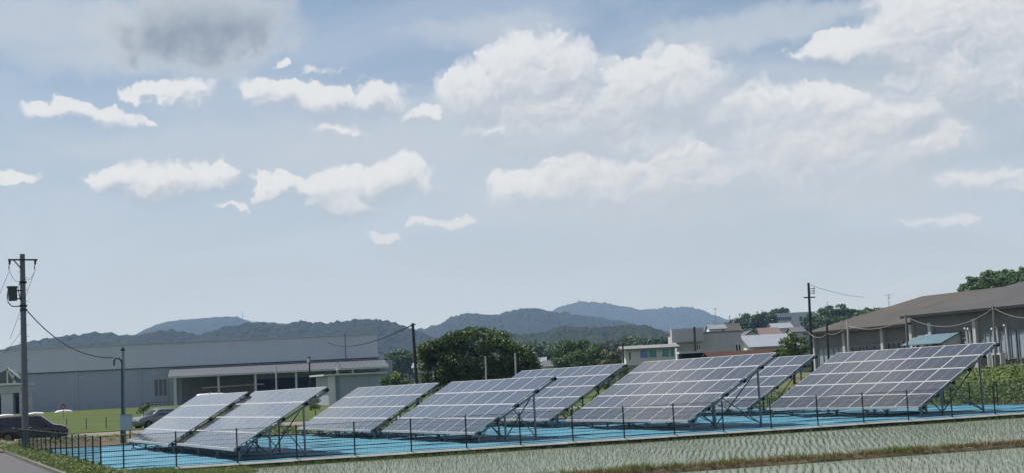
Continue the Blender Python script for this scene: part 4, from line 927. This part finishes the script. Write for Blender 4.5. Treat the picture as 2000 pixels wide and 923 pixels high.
# control box pole and the service cable
Yc = 80.5; cb_ = at(243.5, 868, Yc); cb_.z = 0.02
cp = pole('service_pole', cb_, at(240, 676, Yc), .085, .075, M['galv'], 'thin steel service pole with a grey control box at the left rear corner', 'service pole')
def relc(px, py, dy=0.0): return at(px, py, Yc+dy) - cb_
bx = MB().box(relc(246.5, 824, -.18), (.60, .25, .80)).build('control_box', mat('box_grey', (.36, .37, .37), .55, 0, .3, 2, (.3, .31, .31)), cp); MB().box(relc(246.5, 824, -.18)+Vector((0, 0, .42)), (.66, .31, .04)).build('box_lid', M['galv'], bx)
MB().path([relc(238.5, 845, -.12), relc(238, 720, -.12), relc(237, 703, -.12), relc(232, 698.5, -.12), relc(226, 698.5, -.12), relc(223, 702, -.12), relc(222.5, 713, -.12)], .05, 8).build('conduit', M['dark_steel'], cp)
for x in (236.5, 239, 254): MB().beam(relc(x, 838, -.15), relc(x, 867, -.15), .05).build('box_leg', M['steel_dark'], cp)
MB().tube(relc(239.8, 680), relc(239.8, 684), .12).build('band', M['steel_dark'], cp)
sv = at(52, 604, Yp); ev = at(221, 697, Yc-.12)
link('service_cable', MB().path([sv.lerp(ev, k/24) - Vector((0, 0, 1.05*4*(k/24)*(1-k/24)*.72)) for k in range(25)], .032, 6).mesh('service_cable', M['cable']), label='thick black cable sagging from the utility pole to the service pole', cat='cable')
# leaning dark pole before the big tree
Yl = 108; p0 = at(816, 762, Yl); p0.z = gz(p0); lp = pole('utility_pole', p0, at(806, 630, Yl), .13, .10, M['steel_dark'], 'dark leaning pole left of the big round tree')
MB().beam(at(802, 634, Yl)-p0, at(812, 632, Yl)-p0, .08).build('crossarm', M['steel_dark'], lp)
link('overhead_cable', MB().path(sag(at(804, 634, Yl), at(640, 668, 246), 1.0), .05, 5).mesh('overhead_cable', M['cable']), label='thin black cable from the leaning pole to the factory', cat='cable')
# tall dark pole on the right
Yr = 126; p0 = at(1585, 712, Yr); p0.z = 1.0; rp = pole('utility_pole', p0, at(1579, 551, Yr), .15, .10, M['steel_dark'], 'tall dark utility pole right of centre before the school')
MB().beam(at(1570, 580, Yr-.2)-p0, at(1592, 579, Yr-.2)-p0, .10).build('crossarm', M['steel_dark'], rp)
for y in (563, 567.5, 572): 
    o = MB().beam(at(1579, y, Yr)-p0, at(1590, y-1.2, Yr)-p0, .05).build('arm', M['steel_dark'], rp); MB().tube(at(1590, y-2.5, Yr)-p0, at(1590, y+.5, Yr)-p0, .05).build('insulator', M['dark'], o)
link('overhead_wire', MB().path(sag(at(1582, 555, Yr), at(1688, 579, 170), .2), .018, 5).mesh('overhead_wire', M['cable']), label='thin wire running right from the top of the tall dark pole', cat='wire')
def simple_pole(px, yt, yb, Y, r, m, label, lean=0, cat='pole'):
    b_ = at(px+lean, yb, Y); b_.z = min(b_.z, gz(b_)); return pole('pole', b_, at(px, yt, Y), r, r*.8, m, label, cat)
simple_pole(1356, 637, 705, 150, .13, M['steel_dark'], 'dark pole standing before the grey concrete building', 2)
simple_pole(1216, 668, 712, 150, .10, M['steel_dark'], 'dark pole at the left end of the low building', 1)
simple_pole(1615, 634, 712, 118, .10, M['steel_dark'], 'dark pole before the leftmost warehouse window', 3)
simple_pole(1655, 626, 712, 116, .09, M['plaster'], 'grey cable pole at the second bay of the warehouse', 3)
simple_pole(1769, 613, 712, 106, .09, M['plaster_dark'], 'pole holding the cable at the dark warehouse doorway', 4)
simple_pole(1940, 596, 712, 101, .09, M['plaster_dark'], 'rightmost cable pole before the curtained warehouse windows', 4)
simple_pole(539, 715, 775, 170, .10, M['plaster'], 'pale post before the dark loading bay of the factory', 1)
b_ = simple_pole(604, 695, 775, 160, .11, M['steel_dark'], 'lamp post left of the white shed', 2, 'lamp post')
MB().box(at(602, 703, 160)-b_.location, (.30, .3, .40)).build('lamp_head', M['white'], b_)
simple_pole(948, 694, 745, 104, .06, M['plaster'], 'thin pale post standing before the big round tree', 1.5)
simple_pole(1006, 688, 735, 110, .07, M['plaster'], 'thin pale post at the right side of the big round tree', 1)
wp = [(1580, 649, 122), (1615, 650, 118), (1655, 634, 116), (1771, 618, 106), (1940, 600, 101), (2060, 604, 97)]
for k in range(len(wp)-1):
    a_, b_ = at(*wp[k]), at(*wp[k+1]); s_ = (.35, .3, .55, .95, .6)[k]
    link('guarded_cable', MB().path(sag(a_, b_, s_), .020, 6).mesh('guarded_cable', M['cable_white']), label=('pale cable from the tall dark pole to the first warehouse pole', 'pale cable between the first two warehouse poles', 'long pale sagging cable up to the dark warehouse doorway', 'pale cable sagging across the wall above the blue lean-to', 'pale cable leaving the picture at the upper right of the warehouse')[k], cat='cable', group='pale cables along the warehouse')
# masts far away
def mast(px, yt, yb, Y, w, label, arms=()):
    b_ = at(px, yb, Y); t = empty('radio_mast', b_, label, 'mast'); MB().tube((0, 0, 0), at(px, yt, Y)-b_, w, w*.6, 6).build('shaft', M['galv'], t)
    for y, a_ in arms: MB().beam(at(px-a_, y+.5, Y)-b_, at(px+a_, y-.5, Y)-b_, w*1.0).build('arm', M['galv'], t)
mast(1129, 583, 592, 5200, 1.5, 'tiny mast on the farthest mountain top', ((584, 1.2),)); mast(474, 608, 624, 3900, .9, 'thin mast on the flat-topped mountain at left')
mast(1397, 600, 634, 320, .06, 'thin television aerial mast above the blue-grey roofed house', ((601, 5), (603, 3))); mast(1736, 573, 604, 300, .07, 'thin aerial with a long horizontal arm behind the warehouse roof', ((575, 8), (580, 3)))
# no-entry sign and lawn fence
Ys = 168; b_ = at(123.5, 808, Ys); b_.z = gz(b_); sg = empty('road_sign', b_, 'small round red and white sign above the lawn at left', 'sign'); MB().tube((0, 0, 0), at(123.5, 795, Ys)-b_, .04).build('post', M['galv'], sg)
c_ = at(123.5, 793, Ys)-b_; o = MB().tube(c_+Vector((0, .03, 0)), c_, .27, .27, 20).build('disc', M['red'], sg); MB().box(c_+Vector((0, -.02, 0)), (.30, .02, .10)).build('bar', M['white'], o)
lf = empty('lawn_fence', at(60, 830, 132), 'low sparse wire fence across the lawn behind the dark van', 'fence'); l0 = lf.location.copy()
fp = []
for px in (-20, 18, 54, 90, 130, 168, 207, 246, 285, 324, 360): p = at(px, 810, 134); p.z = gz(p); fp.append(p)
for p in fp: MB().tube(p-l0, p-l0+Vector((0, 0, 1.15)), .035).build('post', M['fence'], lf)
for a_, c_ in zip(fp, fp[1:]):
    for z in (.35, .75, 1.12): MB().tube(a_-l0+Vector((0, 0, z)), c_-l0+Vector((0, 0, z)), .011, n=4).build('wire', M['wire'], lf)

# ------------------------------------------------------------------ vehicles
M.update(tyre=mat('tyre', (.015, .015, .016), .85), rim=mat('rim', (.12, .12, .125), .45, .5), lamp=mat('lamp_lens', (.75, .77, .8), .1, 0, spec=.8), tail=mat('tail_lens', (.35, .01, .01), .2),
         carglass=mat('car_glass', (.012, .015, .018), .06, spec=.7), chrome=mat('chrome', (.7, .7, .72), .15, 1.0))
def carpaint(name, c, metal=.25): m = mat(name, c, .32, metal, spec=.5); m.node_tree.nodes['Principled BSDF'].inputs['Coat Weight'].default_value = .8; m.node_tree.nodes['Principled BSDF'].inputs['Coat Roughness'].default_value = .05; return m
def car(loc, rz, paint, label, prof, L=4.6, Wd=1.74, wheels=(.86, 3.55), wr=.32, cat='car', rear=True, glass=((.30, .56), (.60, .86))):
    """prof: list of (x, lower z, belt z, top z) stations from the nose at x=0 to the tail at x=L"""
    t = empty('parked_car', loc, label, cat, None, rz); xs = [p[0] for p in prof]
    itp = lambda x, k: float(np.interp(x, xs, [p[k] for p in prof]))
    def sec(x):
        zl, zb, zt = itp(x, 1), itp(x, 2), itp(x, 3); e = min(1, (x+.10)/.5, (L-x+.10)/.35); hw = Wd/2*(.80+.20*max(0, e)**.6); g = max(0, zt-zb); hr = hw*(1-.26*min(1, g/.6))
        r = [(hw*.86, zl), (hw*.97, zl+.10), (hw, zl+(zb-zl)*.55), (hw*.985, zb-.03), (hw*.955, zb), (hr+(hw*.955-hr)*.5, zb+g*.5), (hr, zt-.10*min(1, g/.3)-.01), (hr*.86, zt-.012), (hr*.45, zt+.008)]
        return r
    st = np.unique(np.concatenate([np.linspace(0, L, 47), xs])); vs = []; n = 18
    for x in st:
        r = sec(x); vs += [(x, -a, z) for a, z in r] + [(x, a, z) for a, z in reversed(r)]
    fs = [(i*n+k, (i+1)*n+k, (i+1)*n+(k+1) % n, i*n+(k+1) % n) for i in range(len(st)-1) for k in range(n)] + [tuple(range(n)), tuple(range(len(vs)-1, len(vs)-n-1, -1))]
    MB().add(vs, fs).build('body', paint, t, smooth=True)
    def patch(name, x0, x1, k0, k1, m, s_=-1, nx=8, f0=.1, f1=.9, off=.012, shear0=0, shear1=0):
        g = []
        for i in range(nx+1):
            for j in range(4):
                fj = j/3; x = x0+(x1-x0)*i/nx; x += (shear0*(1-i/nx)+shear1*(i/nx))*fj; r = sec(x); a = r[k0]; b_ = r[k1]; f = f0+(f1-f0)*fj
                y = a[0]+(b_[0]-a[0])*f; z = a[1]+(b_[1]-a[1])*f; g.append((x, s_*(y+off), z+off*.3))
        q = MB(); q.add(g, [(i*4+j, (i+1)*4+j, (i+1)*4+j+1, i*4+j+1) for i in range(nx) for j in range(3)]); return q.build(name, m, t)
    for s_ in (-1, 1):
        for (a, b_, sh0, sh1) in glass: patch('side_window', a, b_, 4, 6, M['carglass'], s_, f0=.04, f1=.92, shear0=sh0, shear1=sh1)
        for x in wheels:
            w = MB().tube((x, s_*(Wd/2-.21), wr), (x, s_*(Wd/2+.005), wr), wr, wr, 22).build('wheel', M['tyre'], t); MB().tube((x, s_*(Wd/2), wr), (x, s_*(Wd/2+.018), wr), wr*.66, wr*.62, 16).build('rim', M['rim'], w)
            k = 20; q = MB(); q.add([(x+math.cos(math.pi*i/k)*(wr+.05), s_*(Wd/2-.01+.012), wr+math.sin(math.pi*i/k)*(wr+.05)-.02) for i in range(k+1)], [tuple(range(k+1))]); q.build('wheel_arch', M['black'], t)
        MB().box((.10, s_*Wd*.34, itp(.15, 2)-.10), (.20, .34, .14)).build('headlight', M['lamp'], t); MB().box((L-.05, s_*Wd*.39, itp(L-.1, 2)-.05), (.12, .16, .30)).build('tail_light', M['tail'], t)
        xm = glass[0][0]+.12
        MB().box((xm, s_*(Wd/2+.09), itp(xm, 2)+.06), (.12, .20, .15)).build('mirror', paint, t)
        for x in (glass[0][1]-.12, glass[1][1]-.15): MB().box((x, s_*(Wd/2+.01), itp(x, 2)-.13), (.20, .03, .035)).build('handle', M['chrome'], t)
    return t, sec
# windscreen is modelled as a raised pane over the body slope
def screen(t, sec, x0, x1, Wd=1.6):
    g = []
    for i in range(7):
        x = x0+(x1-x0)*i/6; r = sec(x); zt = r[8][1]+.014; hw = r[7][0]*.99
        for f in (-1, -.5, 0, .5, 1): g.append((x, f*hw, zt - .018*abs(f)**3))
    q = MB(); q.add(g, [(i*5+j, (i+1)*5+j, (i+1)*5+j+1, i*5+j+1) for i in range(6) for j in range(4)]); q.build('windscreen', M['carglass'], t, smooth=True)
van = [(0, .30, .68, .70), (.10, .22, .86, .88), (.45, .20, .98, 1.01), (.90, .20, 1.04, 1.08), (1.0, .20, 1.05, 1.12), (1.75, .20, 1.06, 1.68), (2.1, .20, 1.07, 1.76), (3.2, .20, 1.08, 1.80), (4.4, .22, 1.09, 1.77), (4.78, .26, 1.08, 1.70), (4.92, .34, 1.0, 1.15), (4.96, .42, .8, .84)]
p = gp(128, 858); bx0 = gp(134, 857)
t, sec = car((bx0.x, bx0.y, .03), math.pi+R(14), carpaint('maroon_paint', (.022, .006, .009)), 'dark maroon minivan parked at the left edge behind the utility pole', van, 4.96, 1.75, (.88, 3.85), .33, 'van', glass=((1.32, 2.55, .42, 0), (2.65, 3.65, 0, 0), (3.75, 4.66, 0, -.06)))
screen(t, sec, 1.06, 1.74)
suv = [(0, .32, .66, .68), (.14, .24, .86, .90), (.6, .22, .98, 1.02), (1.15, .22, 1.04, 1.08), (1.25, .22, 1.05, 1.12), (1.95, .22, 1.06, 1.58), (2.3, .22, 1.07, 1.66), (3.4, .22, 1.08, 1.66), (4.1, .26, 1.10, 1.56), (4.45, .30, 1.05, 1.15), (4.55, .4, .85, .9)]
p = gp(262, 838)
t, sec = car((p.x, p.y, .03), R(46), carpaint('dark_silver_paint', (.19, .195, .205), .5), 'silver and black car partly hidden behind the leftmost solar array', suv, 4.55, 1.76, (.90, 3.6), .34, 'car', glass=((1.55, 2.60, .40, 0), (2.70, 3.60, 0, -.1)))
screen(t, sec, 1.30, 1.92)
# white car roofs beyond the lawn crest, vehicles behind the left arrays
low = [(0, .3, .6, .62), (.3, .2, .74, .78), (1.0, .2, .84, .88), (1.1, .2, .86, .92), (1.7, .2, .90, 1.36), (2.6, .2, .92, 1.44), (3.4, .2, .94, 1.36), (3.9, .24, .94, 1.02), (4.2, .34, .8, .84)]
wpaint = carpaint('white_car_paint', (.62, .62, .60), .0)
for (px, yt, Y, a, lab) in ((134, 798.5, 190, 6, 'white car roof showing above the lawn under the round sign'), (80, 803, 188, 6, 'white car roof showing above the lawn right of the utility pole'), (22, 807, 186, 6, 'white car roof above the lawn at the far left edge'), (622, 782, 185, 10, 'white car on the lawn edge left of the white shed')):
    q = at(px, yt, Y); t, sec = car((q.x+2.1*1.0, q.y, q.z-1.44), math.pi+R(a), wpaint, lab, low, 4.2, 1.68, (.8, 3.3), .30, glass=((1.28, 2.3, .32, 0), (2.4, 3.2, 0, -.2))); screen(t, sec, 1.12, 1.66); t['group'] = 'cars parked before the factory'
for (px, yt, Y, lab) in ((432, 765.5, 165, 'white van roof with rack behind the leftmost solar array'), (486, 768, 168, 'white van roof peeping over the second solar array')):
    q = at(px, yt, Y); t, sec = car((q.x+2.2, q.y, q.z-1.80), math.pi+R(5), wpaint, lab, van, 4.96, 1.7, (.88, 3.85), .33, 'van', glass=((1.32, 2.55, .42, 0), (2.65, 3.65, 0, 0), (3.75, 4.66, 0, -.06))); screen(t, sec, 1.06, 1.74)
    for k in (2.4, 3.4): MB().box((k, 0, 1.86), (.06, 1.4, .12)).build('roof_rack', M['galv'], t)
# low planter rail before the factory window
pl = at(278, 786, 222); pe = at(340, 783, 222); pl.z = pe.z = gz(pl)
rl = empty('guard_rail', pl, 'low pale rail at the foot of the factory window', 'rail')
for k in range(9): MB().beam((pe-pl)*(k/8), (pe-pl)*(k/8)+Vector((0, 0, .75)), .08).build('post', M['white'], rl)
for z in (.4, .72): MB().beam(Vector((0, -.06, z)), pe-pl+Vector((0, -.06, z)), .05, .10).build('bar', M['steel_dark'], rl)

# ------------------------------------------------------------------ air
hm = bpy.data.materials.new('haze_air'); hm.use_nodes = True; ht = hm.node_tree; ht.nodes.clear()
pv = ht.nodes.new('ShaderNodeVolumePrincipled'); pv.inputs['Color'].default_value = (.37, .60, 1.0, 1); pv.inputs['Absorption Color'].default_value = (1, 1, 1, 1); pv.inputs['Density'].default_value = HAZE; pv.inputs['Anisotropy'].default_value = .1
ho = ht.nodes.new('ShaderNodeOutputMaterial'); ht.links.new(pv.outputs[0], ho.inputs['Volume'])
hb = MB().box((0, 0, 149), (20000, 20000, 302)).build('haze', hm, label='thin pale summer haze over the whole valley', kind='stuff')
